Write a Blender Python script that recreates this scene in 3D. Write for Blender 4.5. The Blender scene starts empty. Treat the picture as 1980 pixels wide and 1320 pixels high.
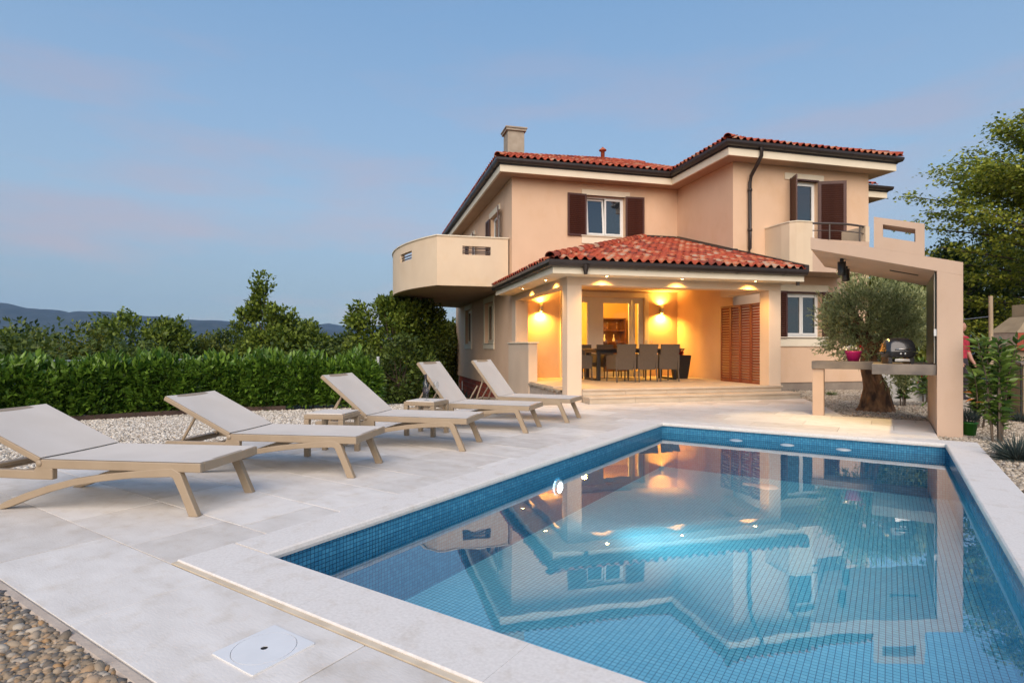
import bpy, math, random
import numpy as np
from mathutils import Matrix, Vector
random.seed(7); RNG = np.random.default_rng(11)
U = 0.872            # the plan below was measured in units of 0.872 m
SC = bpy.context.scene
COL = SC.collection
R = math.radians

# ------------------------------------------------------------------ camera
F = 1100.0; HC = 1.25
cam_d = bpy.data.cameras.new('camera'); cam = bpy.data.objects.new('camera', cam_d)
COL.objects.link(cam); SC.camera = cam
cam.location = (0, 0, HC * U); cam.rotation_euler = (R(90), 0, 0)
cam_d.sensor_width = 36; cam_d.lens = 36 * F / 1980; cam_d.shift_y = 12 / 1980
cam_d.clip_start = 0.05; cam_d.clip_end = 30000

# ------------------------------------------------------------------ sky, sun, exposure
SUN_EL, SUN_AZ = 7.0, 188.0          # low evening sun behind the camera (azimuth clockwise from +Y)
w = bpy.data.worlds.new('World'); SC.world = w; w.use_nodes = True
nt = w.node_tree; N = nt.nodes; L = nt.links; N.clear()
def nd(t, **k):
    n = N.new(t)
    for a, b in k.items(): setattr(n, a, b)
    return n
out = nd('ShaderNodeOutputWorld'); bg = nd('ShaderNodeBackground')
sky = nd('ShaderNodeTexSky', sky_type='NISHITA', sun_disc=False, sun_elevation=R(SUN_EL), sun_rotation=R(SUN_AZ),
         altitude=200, air_density=1.0, dust_density=0.6, ozone_density=2.0)
tc = nd('ShaderNodeTexCoord'); sep = nd('ShaderNodeSeparateXYZ')
L.new(tc.outputs['Generated'], sep.inputs[0])
ramp = nd('ShaderNodeValToRGB')
r = ramp.color_ramp
r.elements[0].position = 0.0; r.elements[0].color = (0.215, 0.315, 0.425, 1)
r.elements[1].position = 1.0; r.elements[1].color = (0.12, 0.23, 0.46, 1)
for p, c in ((0.10, (0.25, 0.328, 0.425)), (0.22, (0.275, 0.383, 0.515)), (0.36, (0.23, 0.352, 0.525)), (0.55, (0.16, 0.295, 0.50))):
    e = r.elements.new(p); e.color = (*c, 1)
L.new(sep.outputs['Z'], ramp.inputs[0])
# thin high cloud streaks
mp = nd('ShaderNodeMapping'); mp.inputs['Scale'].default_value = (1.5, 1.5, 7.0)
mp.inputs['Location'].default_value = (5.1, 3.7, 1.9)
nz = nd('ShaderNodeTexNoise'); nz.inputs['Scale'].default_value = 1.7; nz.inputs['Detail'].default_value = 6; nz.inputs['Roughness'].default_value = 0.55
cr = nd('ShaderNodeValToRGB'); cr.color_ramp.elements[0].position = 0.48; cr.color_ramp.elements[1].position = 0.66
L.new(tc.outputs['Generated'], mp.inputs[0]); L.new(mp.outputs[0], nz.inputs[0]); L.new(nz.outputs['Fac'], cr.inputs[0])
mz = nd('ShaderNodeMapRange'); mz.inputs[1].default_value = 0.02; mz.inputs[2].default_value = 0.50; mz.inputs[3].default_value = 1.0; mz.inputs[4].default_value = 0.10
L.new(sep.outputs['Z'], mz.inputs[0])
mm = nd('ShaderNodeMath', operation='MULTIPLY'); L.new(cr.outputs[0], mm.inputs[0]); L.new(mz.outputs[0], mm.inputs[1])
cm = nd('ShaderNodeMixRGB'); cm.inputs[2].default_value = (0.40, 0.33, 0.38, 1)
L.new(mm.outputs[0], cm.inputs[0]); L.new(ramp.outputs[0], cm.inputs[1])
ns = nd('ShaderNodeVectorMath', operation='SCALE'); ns.inputs['Scale'].default_value = 0.10
L.new(sky.outputs[0], ns.inputs[0])
ad = nd('ShaderNodeMixRGB'); ad.inputs[0].default_value = 0.72
L.new(ns.outputs[0], ad.inputs[1]); L.new(cm.outputs[0], ad.inputs[2])
L.new(ad.outputs[0], bg.inputs[0]); bg.inputs[1].default_value = 1.0
L.new(bg.outputs[0], out.inputs[0])

sd = bpy.data.lights.new('sun', 'SUN'); sd.energy = 2.55; sd.angle = R(60); sd.color = (1.0, 0.85, 0.72)
sun = bpy.data.objects.new('sun', sd); COL.objects.link(sun)
az, el = R(SUN_AZ), R(36)
sdir = Vector((math.sin(az) * math.cos(el), math.cos(az) * math.cos(el), math.sin(el)))
sun.rotation_euler = sdir.to_track_quat('Z', 'Y').to_euler(); sun.location = (0, -20, 20)
vs = SC.view_settings; vs.view_transform = 'Standard'; vs.look = 'None'; vs.gamma = 1; vs.use_curve_mapping = False
vs.exposure = 0.62
cy = SC.cycles; cy.use_denoising = True; cy.max_bounces = 7; cy.diffuse_bounces = 3; cy.glossy_bounces = 3
cy.transmission_bounces = 4; cy.transparent_max_bounces = 12; cy.volume_bounces = 0
cy.caustics_reflective = False; cy.caustics_refractive = False; cy.sample_clamp_indirect = 4.0

# ------------------------------------------------------------------ materials
MATS = {}
def newmat(name):
    m = bpy.data.materials.new(name); m.use_nodes = True; m.node_tree.nodes.clear(); MATS[name] = m
    return m, m.node_tree.nodes, m.node_tree.links
def mat(name, c1, c2=None, rough=0.6, spec=0.5, scale=4.0, detail=5, bump=0.0, bscale=60.0, metal=0.0, island=False, lo=0.35, hi=0.65, stretch=None, coat=0.0, bdist=0.01, grime=None):
    """principled surface: c1..c2 mixed by noise (plus a random value per piece)"""
    m, n, l = newmat(name)
    o = n.new('ShaderNodeOutputMaterial'); b = n.new('ShaderNodeBsdfPrincipled'); l.new(b.outputs[0], o.inputs[0])
    b.inputs['Roughness'].default_value = rough; b.inputs['Specular IOR Level'].default_value = spec
    b.inputs['Metallic'].default_value = metal; b.inputs['Coat Weight'].default_value = coat
    t = n.new('ShaderNodeTexCoord'); src = t.outputs['Object']
    if stretch:
        mpn = n.new('ShaderNodeMapping'); mpn.inputs['Scale'].default_value = stretch; l.new(src, mpn.inputs[0]); src = mpn.outputs[0]
    z = n.new('ShaderNodeTexNoise'); z.inputs['Scale'].default_value = scale; z.inputs['Detail'].default_value = detail
    l.new(src, z.inputs[0])
    if c2 is None: c2 = tuple(x * 0.86 for x in c1)
    rp = n.new('ShaderNodeValToRGB'); rp.color_ramp.elements[0].position = lo; rp.color_ramp.elements[1].position = hi
    rp.color_ramp.elements[0].color = (*c1, 1); rp.color_ramp.elements[1].color = (*c2, 1)
    fac = z.outputs['Fac']
    if island:
        g = n.new('ShaderNodeNewGeometry'); oi = n.new('ShaderNodeObjectInfo')
        a1 = n.new('ShaderNodeMath'); a1.operation = 'ADD'; l.new(g.outputs['Random Per Island'], a1.inputs[0]); l.new(oi.outputs['Random'], a1.inputs[1])
        a2 = n.new('ShaderNodeMath'); a2.operation = 'FRACT'; l.new(a1.outputs[0], a2.inputs[0])
        a3 = n.new('ShaderNodeMixRGB'); a3.inputs[0].default_value = 0.72 if island is True else island
        l.new(fac, a3.inputs[1]); l.new(a2.outputs[0], a3.inputs[2]); fac = a3.outputs[0]
    l.new(fac, rp.inputs[0]); colo = rp.outputs[0]
    if grime:                                # weathering: (strength, scale, stretch, threshold)
        gm = n.new('ShaderNodeMapping'); gm.inputs['Scale'].default_value = grime[2]; l.new(t.outputs['Object'], gm.inputs[0])
        gz = n.new('ShaderNodeTexNoise'); gz.inputs['Scale'].default_value = grime[1]; gz.inputs['Detail'].default_value = 8; gz.inputs['Roughness'].default_value = 0.65; l.new(gm.outputs[0], gz.inputs[0])
        gr = n.new('ShaderNodeValToRGB'); gr.color_ramp.elements[0].position = grime[3]; gr.color_ramp.elements[1].position = grime[3] + 0.22
        gr.color_ramp.elements[0].color = (1, 1, 1, 1); k_ = 1 - grime[0]; gr.color_ramp.elements[1].color = (k_, k_ * 0.96, k_ * 0.9, 1); l.new(gz.outputs['Fac'], gr.inputs[0])
        gx = n.new('ShaderNodeMixRGB'); gx.blend_type = 'MULTIPLY'; gx.inputs[0].default_value = 1.0; l.new(colo, gx.inputs[1]); l.new(gr.outputs[0], gx.inputs[2]); colo = gx.outputs[0]
    l.new(colo, b.inputs['Base Color'])
    if bump:
        z2 = n.new('ShaderNodeTexNoise'); z2.inputs['Scale'].default_value = bscale; z2.inputs['Detail'].default_value = 4
        l.new(src, z2.inputs[0])
        bp = n.new('ShaderNodeBump'); bp.inputs['Strength'].default_value = bump; bp.inputs['Distance'].default_value = bdist
        l.new(z2.outputs['Fac'], bp.inputs['Height']); l.new(bp.outputs[0], b.inputs['Normal'])
    m['ramp'] = rp.name
    return m
def addstops(m, stops):
    rp = m.node_tree.nodes[m['ramp']].color_ramp
    while len(rp.elements) > 1: rp.elements.remove(rp.elements[-1])
    rp.elements[0].position = stops[0][0]; rp.elements[0].color = (*stops[0][1], 1)
    for p, c in stops[1:]:
        e = rp.elements.new(p); e.color = (*c, 1)
def leafmat(name, dark, light, trans=0.25, rough=0.45, spec=0.4):
    m, n, l = newmat(name)
    o = n.new('ShaderNodeOutputMaterial'); b = n.new('ShaderNodeBsdfPrincipled'); tr = n.new('ShaderNodeBsdfTranslucent'); mx = n.new('ShaderNodeMixShader')
    g = n.new('ShaderNodeNewGeometry'); rp = n.new('ShaderNodeValToRGB'); oi = n.new('ShaderNodeObjectInfo')
    a1 = n.new('ShaderNodeMath'); a1.operation = 'ADD'; l.new(g.outputs['Random Per Island'], a1.inputs[0]); l.new(oi.outputs['Random'], a1.inputs[1])
    a2 = n.new('ShaderNodeMath'); a2.operation = 'FRACT'; l.new(a1.outputs[0], a2.inputs[0])
    rp.color_ramp.elements[0].color = (*dark, 1); rp.color_ramp.elements[1].color = (*light, 1)
    l.new(a2.outputs[0], rp.inputs[0]); l.new(rp.outputs[0], b.inputs['Base Color']); l.new(rp.outputs[0], tr.inputs[0])
    b.inputs['Roughness'].default_value = rough; b.inputs['Specular IOR Level'].default_value = spec
    mx.inputs[0].default_value = trans
    l.new(b.outputs[0], mx.inputs[1]); l.new(tr.outputs[0], mx.inputs[2]); l.new(mx.outputs[0], o.inputs[0])
    return m
def emit(name, col, s):
    m, n, l = newmat(name)
    o = n.new('ShaderNodeOutputMaterial'); e = n.new('ShaderNodeEmission'); e.inputs[0].default_value = (*col, 1); e.inputs[1].default_value = s
    l.new(e.outputs[0], o.inputs[0]); return m
def glassmat(name, tint, ior=1.45, gl_rough=0.0, dark=None, darkfac=0.0, wave=0.0, wscale=3.0):
    """thin clear sheet: Fresnel mix of see-through and mirror (+ an absorbing share)"""
    m, n, l = newmat(name)
    o = n.new('ShaderNodeOutputMaterial'); t = n.new('ShaderNodeBsdfTransparent'); g = n.new('ShaderNodeBsdfGlossy'); mx = n.new('ShaderNodeMixShader')
    ge = n.new('ShaderNodeNewGeometry'); dt = n.new('ShaderNodeVectorMath'); dt.operation = 'DOT_PRODUCT'; l.new(ge.outputs['Incoming'], dt.inputs[0]); l.new(ge.outputs['Normal'], dt.inputs[1])
    def mth(op, a, b=None):
        k = n.new('ShaderNodeMath'); k.operation = op
        for i, x in enumerate((a, b)):
            if x is None: continue
            if isinstance(x, (int, float)): k.inputs[i].default_value = x
            else: l.new(x, k.inputs[i])
        return k.outputs[0]
    F0 = ((ior - 1) / (ior + 1)) ** 2      # Schlick's reflectance, the same from both sides of the sheet
    fr = mth('ADD', mth('MULTIPLY', mth('POWER', mth('SUBTRACT', 1.0, mth('ABSOLUTE', dt.outputs['Value'])), 5.0), 1 - F0), F0)
    t.inputs[0].default_value = (*tint, 1); g.inputs['Roughness'].default_value = gl_rough; 
    src = t.outputs[0]
    if dark:
        d = n.new('ShaderNodeBsdfDiffuse'); d.inputs[0].default_value = (*dark, 1); m2 = n.new('ShaderNodeMixShader'); m2.inputs[0].default_value = darkfac
        l.new(t.outputs[0], m2.inputs[1]); l.new(d.outputs[0], m2.inputs[2]); src = m2.outputs[0]
    l.new(fr, mx.inputs[0]); l.new(src, mx.inputs[1]); l.new(g.outputs[0], mx.inputs[2]); l.new(mx.outputs[0], o.inputs[0])
    if wave:
        tcn = n.new('ShaderNodeTexCoord'); z = n.new('ShaderNodeTexNoise'); z.inputs['Scale'].default_value = wscale; z.inputs['Detail'].default_value = 2
        l.new(tcn.outputs['Object'], z.inputs[0]); bp = n.new('ShaderNodeBump'); bp.inputs['Strength'].default_value = wave; bp.inputs['Distance'].default_value = 0.02
        l.new(z.outputs['Fac'], bp.inputs['Height']); l.new(bp.outputs[0], g.inputs['Normal'])
    return m

STUCCO = (0.75, 0.52, 0.35)
mat('stucco', STUCCO, (0.70, 0.48, 0.32), rough=0.85, spec=0.2, scale=1.9, detail=7, stretch=(1, 1, 0.8), grime=(0.05, 1.6, (1, 1, 0.7), 0.50), bump=0.25, bscale=170, lo=0.3, hi=0.75, bdist=0.004)
mat('stucco_porch', (0.74, 0.58, 0.43), (0.68, 0.53, 0.39), rough=0.85, spec=0.2, scale=1.3, bump=0.2, bscale=170, bdist=0.004)
mat('cream', (0.74, 0.59, 0.42), (0.69, 0.545, 0.385), rough=0.85, grime=(0.05, 1.6, (1, 1, 0.7), 0.52), spec=0.2, scale=1.5, bump=0.2, bscale=170, bdist=0.004)
mat('trim', (0.82, 0.72, 0.55), (0.77, 0.67, 0.50), rough=0.7, scale=2)
mat('plinth', (0.33, 0.27, 0.21), (0.25, 0.20, 0.16), rough=0.9, scale=3, bump=0.3, bscale=90)
mat('gutter', (0.035, 0.024, 0.020), (0.028, 0.020, 0.017), rough=0.38, scale=3)
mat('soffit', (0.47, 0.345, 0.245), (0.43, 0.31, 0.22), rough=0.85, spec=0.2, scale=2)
m = mat('roof_tile', (0.30, 0.05, 0.03), (0.5, 0.2, 0.12), rough=0.75, scale=9, detail=6, bump=0.3, bscale=60, island=0.55)
addstops(m, [(0.16, (0.075, 0.028, 0.020)), (0.32, (0.25, 0.036, 0.015)), (0.46, (0.42, 0.068, 0.022)), (0.58, (0.31, 0.040, 0.016)), (0.70, (0.46, 0.14, 0.055)), (0.82, (0.40, 0.28, 0.20))])
mat('roof_deck', (0.16, 0.03, 0.02), (0.10, 0.02, 0.015), rough=0.9, scale=6)
mat('chimney_stone', (0.42, 0.36, 0.28), (0.34, 0.28, 0.21), rough=0.9, scale=5, bump=0.3, bscale=80)
mat('shutter_brown', (0.085, 0.030, 0.020), (0.065, 0.022, 0.015), rough=0.45, scale=6)
mat('screen_wood', (0.27, 0.058, 0.022), (0.20, 0.042, 0.016), rough=0.5, scale=5, stretch=(1, 1, 8))
mat('white_frame', (0.80, 0.79, 0.75), (0.76, 0.75, 0.71), rough=0.4, scale=3)
mat('cream_frame', (0.78, 0.66, 0.46), (0.72, 0.60, 0.42), rough=0.5, scale=3)
glassmat('window_glass', (0.75, 0.8, 0.82), ior=2.3, dark=(0.03, 0.04, 0.05), darkfac=0.55)
glassmat('door_glass', (0.96, 0.95, 0.92), ior=1.35)
glassmat('clear_glass', (0.90, 0.92, 0.93), ior=1.6)
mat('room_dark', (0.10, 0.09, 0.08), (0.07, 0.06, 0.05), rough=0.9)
mat('room_wall', (0.80, 0.58, 0.24), (0.76, 0.54, 0.22), rough=0.8, scale=2)
mat('travertine', (0.76, 0.72, 0.665), (0.57, 0.525, 0.47), rough=0.62, spec=0.35, scale=3.4, detail=11, bump=0.3, bscale=45, island=0.42, grime=(0.11, 7.5, (1, 1, 1), 0.50), lo=0.3, hi=0.72, stretch=(1, 2.2, 1), bdist=0.004)
mat('coping_stone', (0.74, 0.70, 0.65), (0.655, 0.615, 0.565), rough=0.75, grime=(0.14, 7.0, (1, 1, 1), 0.52), spec=0.3, scale=70, detail=6, bump=0.35, bscale=160, lo=0.35, hi=0.7, bdist=0.003)
mat('coping_edge', (0.66, 0.56, 0.42), (0.56, 0.46, 0.33), rough=0.8, scale=9)
mat('grout', (0.40, 0.37, 0.33), (0.33, 0.30, 0.27), rough=0.9, scale=8)
mat('concrete_kerb', (0.50, 0.42, 0.34), (0.40, 0.33, 0.27), rough=0.9, scale=9, bump=0.3, bscale=80)
mat('step_stone', (0.60, 0.50, 0.38), (0.52, 0.42, 0.31), rough=0.6, scale=3, detail=7, bump=0.15, bscale=50, stretch=(1, 1, 3))
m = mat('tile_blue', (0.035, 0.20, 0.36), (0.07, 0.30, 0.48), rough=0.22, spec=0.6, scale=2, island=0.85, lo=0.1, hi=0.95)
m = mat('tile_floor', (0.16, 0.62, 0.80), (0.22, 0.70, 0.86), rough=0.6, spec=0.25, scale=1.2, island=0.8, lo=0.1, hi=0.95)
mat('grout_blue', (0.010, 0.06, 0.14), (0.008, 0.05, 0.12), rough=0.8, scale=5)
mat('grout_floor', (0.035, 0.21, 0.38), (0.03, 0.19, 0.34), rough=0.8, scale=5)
glassmat('water', (0.92, 0.985, 1.0), ior=3.0, gl_rough=0.008, wave=0.055, wscale=2.2)
mat('white_plastic', (0.74, 0.74, 0.73), (0.70, 0.70, 0.69), rough=0.35, scale=8)
mat('float_grey', (0.36, 0.45, 0.52), (0.33, 0.42, 0.49), rough=0.4, scale=8)
mat('dark_hole', (0.02, 0.02, 0.02), (0.015, 0.015, 0.015), rough=0.8)
mat('taupe_plastic', (0.36, 0.275, 0.185), (0.33, 0.25, 0.165), rough=0.45, scale=6, bump=0.05, bscale=150)
mat('sling', (0.66, 0.60, 0.53), (0.615, 0.555, 0.485), rough=0.75, spec=0.25, scale=3, bump=0.12, bscale=400, bdist=0.002)
m = mat('pebble_big', (0.3, 0.25, 0.2), (0.4, 0.35, 0.3), rough=0.7, scale=12, island=0.85, bump=0.15, bscale=120)
addstops(m, [(0.12, (0.11, 0.105, 0.10)), (0.24, (0.20, 0.155, 0.105)), (0.45, (0.30, 0.225, 0.145)), (0.6, (0.34, 0.27, 0.19)), (0.74, (0.37, 0.22, 0.10)), (0.88, (0.42, 0.36, 0.28))])
m = mat('pebble_white', (0.5, 0.45, 0.4), (0.6, 0.55, 0.5), rough=0.8, scale=15, island=0.9)
addstops(m, [(0.1, (0.30, 0.25, 0.19)), (0.35, (0.50, 0.44, 0.36)), (0.6, (0.62, 0.56, 0.47)), (0.9, (0.74, 0.69, 0.60))])
m = mat('pebble_tan', (0.5, 0.45, 0.4), (0.6, 0.55, 0.5), rough=0.8, scale=15, island=0.9)
addstops(m, [(0.1, (0.20, 0.16, 0.12)), (0.35, (0.36, 0.30, 0.22)), (0.6, (0.46, 0.39, 0.30)), (0.9, (0.62, 0.54, 0.43))])
mat('gravel_base', (0.30, 0.25, 0.20), (0.18, 0.15, 0.12), rough=0.95, scale=60, detail=6, bump=0.6, bscale=60)
mat('earth', (0.10, 0.075, 0.05), (0.05, 0.06, 0.025), rough=0.95, scale=1.2, bump=0.5, bscale=20)
mat('sand', (0.42, 0.35, 0.26), (0.34, 0.28, 0.21), rough=0.95, scale=4, bump=0.4, bscale=60)
mat('hill_forest', (0.014, 0.028, 0.026), (0.042, 0.052, 0.045), rough=0.95, scale=0.02, detail=8, lo=0.45, hi=0.75)
mat('bark', (0.13, 0.095, 0.065), (0.07, 0.05, 0.035), rough=0.9, scale=9, bump=0.6, bscale=25, stretch=(1, 1, 0.3))
mat('olive_bark', (0.30, 0.155, 0.07), (0.06, 0.03, 0.016), rough=0.9, scale=11, detail=8, bump=1.0, bscale=24, stretch=(1, 1, 0.35), bdist=0.03)
mat('edging_wood', (0.07, 0.04, 0.03), (0.045, 0.028, 0.02), rough=0.8, scale=5)
leafmat('leaf_laurel', (0.022, 0.075, 0.008), (0.20, 0.335, 0.040), 0.25, 0.35, 0.5)
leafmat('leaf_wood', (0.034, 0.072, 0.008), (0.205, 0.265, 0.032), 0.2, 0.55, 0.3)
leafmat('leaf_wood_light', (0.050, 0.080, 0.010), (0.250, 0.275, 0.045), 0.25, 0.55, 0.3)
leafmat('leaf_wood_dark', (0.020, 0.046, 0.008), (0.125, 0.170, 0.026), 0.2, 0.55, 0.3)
leafmat('leaf_olive', (0.15, 0.19, 0.065), (0.54, 0.56, 0.26), 0.2, 0.5, 0.4)
leafmat('leaf_linden', (0.060, 0.115, 0.012), (0.50, 0.52, 0.065), 0.3, 0.5, 0.35)
leafmat('leaf_shrub', (0.030, 0.08, 0.016), (0.20, 0.30, 0.05), 0.25, 0.35, 0.5)
leafmat('leaf_orange', (0.45, 0.12, 0.02), (0.55, 0.20, 0.03), 0.25, 0.45, 0.4)
leafmat('leaf_lavender', (0.040, 0.062, 0.055), (0.085, 0.11, 0.10), 0.15, 0.7, 0.2)
leafmat('petal_red', (0.45, 0.02, 0.03), (0.65, 0.06, 0.05), 0.3, 0.5, 0.3)
leafmat('leaf_red', (0.20, 0.02, 0.02), (0.40, 0.06, 0.05), 0.3, 0.5, 0.3)
mat('wicker', (0.115, 0.095, 0.080), (0.075, 0.062, 0.052), rough=0.7, scale=30, bump=0.5, bscale=90, stretch=(1, 1, 6))
mat('black_metal', (0.022, 0.021, 0.022), (0.016, 0.016, 0.017), rough=0.4, scale=5)
mat('grill_lid', (0.018, 0.018, 0.020), (0.014, 0.014, 0.015), rough=0.22, scale=5, coat=0.4)
mat('table_top', (0.050, 0.040, 0.034), (0.036, 0.028, 0.024), rough=0.35, scale=6)
mat('steel', (0.55, 0.54, 0.52), (0.48, 0.47, 0.45), rough=0.3, metal=1.0, scale=9)
mat('rail_metal', (0.13, 0.10, 0.085), (0.10, 0.08, 0.07), rough=0.4, scale=6, metal=0.4)
mat('slate_counter', (0.24, 0.195, 0.15), (0.115, 0.095, 0.08), rough=0.5, scale=3.0, detail=9, bump=0.15, bscale=30, lo=0.35, hi=0.62)
mat('shelter_stucco', (0.60, 0.435, 0.32), (0.55, 0.395, 0.29), rough=0.85, grime=(0.06, 1.8, (1, 1, 0.7), 0.50), spec=0.2, scale=1.4, bump=0.2, bscale=170, bdist=0.004)
mat('dark_panel', (0.085, 0.080, 0.062), (0.060, 0.056, 0.044), rough=0.35, scale=2, stretch=(1, 1, 0.2))
mat('magenta_pot', (0.55, 0.012, 0.16), (0.48, 0.010, 0.14), rough=0.4, scale=5)
mat('green_pot', (0.035, 0.20, 0.020), (0.03, 0.16, 0.018), rough=0.4, scale=5)
mat('brick_red', (0.42, 0.085, 0.040), (0.30, 0.060, 0.03), rough=0.85, scale=12, bump=0.4, bscale=60, island=0.6)
mat('mortar', (0.42, 0.34, 0.28), (0.34, 0.27, 0.22), rough=0.95, scale=15)
mat('fire_concrete', (0.34, 0.27, 0.18), (0.27, 0.21, 0.14), rough=0.9, scale=4, bump=0.3, bscale=60)
mat('white_wall', (0.66, 0.63, 0.58), (0.60, 0.57, 0.52), rough=0.9, scale=3)
mat('pole_wood', (0.42, 0.32, 0.21), (0.34, 0.25, 0.16), rough=0.8, scale=6, stretch=(1, 1, 0.2))
mat('bottle_glass', (0.008, 0.011, 0.009), (0.006, 0.008, 0.007), rough=0.08, spec=0.7)
mat('fence_metal', (0.20, 0.245, 0.29), (0.16, 0.20, 0.24), rough=0.5, scale=6)
mat('post_metal', (0.55, 0.56, 0.57), (0.48, 0.49, 0.5), rough=0.4, scale=6)
mat('skin', (0.42, 0.22, 0.15), (0.38, 0.19, 0.13), rough=0.55, scale=12)
mat('hair', (0.09, 0.05, 0.03), (0.05, 0.03, 0.02), rough=0.6, scale=40)
mat('red_shirt', (0.46, 0.022, 0.045), (0.26, 0.012, 0.03), rough=0.8, scale=14)
mat('dark_cloth', (0.035, 0.028, 0.035), (0.025, 0.02, 0.026), rough=0.85, scale=8)
mat('rock', (0.30, 0.25, 0.19), (0.20, 0.165, 0.125), rough=0.95, scale=5, bump=0.6, bscale=20)
mat('cabinet_brown', (0.16, 0.06, 0.03), (0.12, 0.045, 0.02), rough=0.5, scale=4)
emit('lamp_glow', (1.0, 0.74, 0.34), 30.0)
emit('spot_glow', (1.0, 0.66, 0.26), 40.0)
emit('pool_lamp_glow', (0.75, 0.95, 1.0), 22.0)

# ------------------------------------------------------------------ mesh helpers
class MB:
    def __init__(s): s.v = []; s.f = []; s.sm = []
    def add(s, vs, fs, smooth=False, M=None):
        o = len(s.v)
        if M is not None: vs = [tuple(M @ Vector(v)) for v in vs]
        s.v += [tuple(v) for v in vs]; s.f += [tuple(o + i for i in f) for f in fs]; s.sm += [smooth] * len(fs)
        return s
    def box(s, x0, x1, y0, y1, z0, z1, M=None):
        v = [(x0, y0, z0), (x1, y0, z0), (x1, y1, z0), (x0, y1, z0), (x0, y0, z1), (x1, y0, z1), (x1, y1, z1), (x0, y1, z1)]
        return s.add(v, [(0, 3, 2, 1), (4, 5, 6, 7), (0, 1, 5, 4), (1, 2, 6, 5), (2, 3, 7, 6), (3, 0, 4, 7)], M=M)
    def prism(s, poly, z0, z1, M=None, taper=0.0):
        """plan polygon (counter-clockwise) pulled from z0 to z1"""
        n = len(poly); cx = sum(p[0] for p in poly) / n; cyy = sum(p[1] for p in poly) / n
        v = [(p[0], p[1], z0) for p in poly] + [(p[0] + (cx - p[0]) * taper, p[1] + (cyy - p[1]) * taper, z1) for p in poly]
        f = [tuple(range(n - 1, -1, -1)), tuple(range(n, 2 * n))] + [(i, (i + 1) % n, n + (i + 1) % n, n + i) for i in range(n)]
        return s.add(v, f, M=M)
    def side(s, poly, y0, y1, M=None):
        """profile polygon in x,z pulled along y"""
        n = len(poly)
        v = [(p[0], y0, p[1]) for p in poly] + [(p[0], y1, p[1]) for p in poly]
        f = [tuple(range(n)), tuple(range(2 * n - 1, n - 1, -1))] + [((i + 1) % n, i, n + i, n + (i + 1) % n) for i in range(n)]
        return s.add(v, f, M=M)
    def tube(s, pts, rad, n=8, caps=True, M=None):
        pts = [Vector(p) for p in pts]; m = len(pts)
        rad = rad if isinstance(rad, (list, tuple)) else [rad] * m
        v = []; up = Vector((0.03, 0.05, 1)).normalized()
        for i, p in enumerate(pts):
            t = (pts[min(i + 1, m - 1)] - pts[max(i - 1, 0)]).normalized()
            a = t.cross(up if abs(t.dot(up)) < 0.95 else Vector((1, 0.1, 0))).normalized(); b = t.cross(a).normalized()
            for k in range(n):
                q = 2 * math.pi * k / n
                v.append(p + (a * math.cos(q) + b * math.sin(q)) * rad[i])
        f = [(i * n + k, i * n + (k + 1) % n, (i + 1) * n + (k + 1) % n, (i + 1) * n + k) for i in range(m - 1) for k in range(n)]
        s.add(v, f, True, M)
        if caps: s.add(v[:n], [tuple(range(n))], False, M); s.add(v[-n:], [tuple(range(n))], False, M)
        return s
    def lathe(s, prof, n=16, c=(0, 0, 0), M=None):
        v = []; 
        for r_, z in prof:
            for k in range(n):
                q = 2 * math.pi * k / n; v.append((c[0] + r_ * math.cos(q), c[1] + r_ * math.sin(q), c[2] + z))
        f = [(i * n + k, i * n + (k + 1) % n, (i + 1) * n + (k + 1) % n, (i + 1) * n + k) for i in range(len(prof) - 1) for k in range(n)]
        return s.add(v, f, True, M)
    def disc(s, c, r_, n=20, M=None):
        v = [(c[0] + r_ * math.cos(2 * math.pi * k / n), c[1] + r_ * math.sin(2 * math.pi * k / n), c[2]) for k in range(n)]
        return s.add(v, [tuple(range(n))], M=M)
    def sweep(s, path, prof, closed=False):
        """mitred sweep: path = [(x,y)], prof = [(outward, z)] where outward is to the right of travel"""
        n = len(path); k = len(prof); v = []
        for i, p in enumerate(path):
            def dirn(a, b):
                d = Vector((b[0] - a[0], b[1] - a[1])); return d.normalized()
            d0 = dirn(path[i - 1], p) if (i > 0 or closed) else None
            d1 = dirn(p, path[(i + 1) % n]) if (i < n - 1 or closed) else None
            d0 = d0 or d1; d1 = d1 or d0
            n0 = Vector((d0.y, -d0.x)); n1 = Vector((d1.y, -d1.x)); mi = (n0 + n1).normalized(); mi = mi / max(0.2, mi.dot(n0))
            for o_, z in prof: v.append((p[0] + mi.x * o_, p[1] + mi.y * o_, z))
        f = []
        for i in range(n if closed else n - 1):
            j = (i + 1) % n
            for a in range(k):
                b = (a + 1) % k; f.append((i * k + a, i * k + b, j * k + b, j * k + a))
        s.add(v, f)
        if not closed: s.add(v[:k], [tuple(range(k))]); s.add(v[-k:], [tuple(range(k - 1, -1, -1))])
        return s
    def mesh(s, name, material=None, bevel=0):
        me = bpy.data.meshes.new(name); me.from_pydata([(a * U, b * U, c * U) for a, b, c in s.v], [], s.f)
        if any(s.sm): me.polygons.foreach_set('use_smooth', s.sm)
        if material: me.materials.append(MATS[material])
        me.update(); return me
    def build(s, name, material, parent=None, bevel=0.0, matrix=None):
        o = link(name, s.mesh(name, material), parent, matrix)
        if bevel:
            b = o.modifiers.new('bevel', 'BEVEL'); b.width = bevel * U; b.segments = 2; b.limit_method = 'ANGLE'; b.angle_limit = R(40)
        return o
def link(name, me, parent=None, matrix=None):
    o = bpy.data.objects.new(name, me); COL.objects.link(o)
    if parent is not None: o.parent = parent
    if matrix is not None:
        mt = matrix.copy(); mt.translation = mt.translation * U; o.matrix_local = mt
    return o
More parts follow.
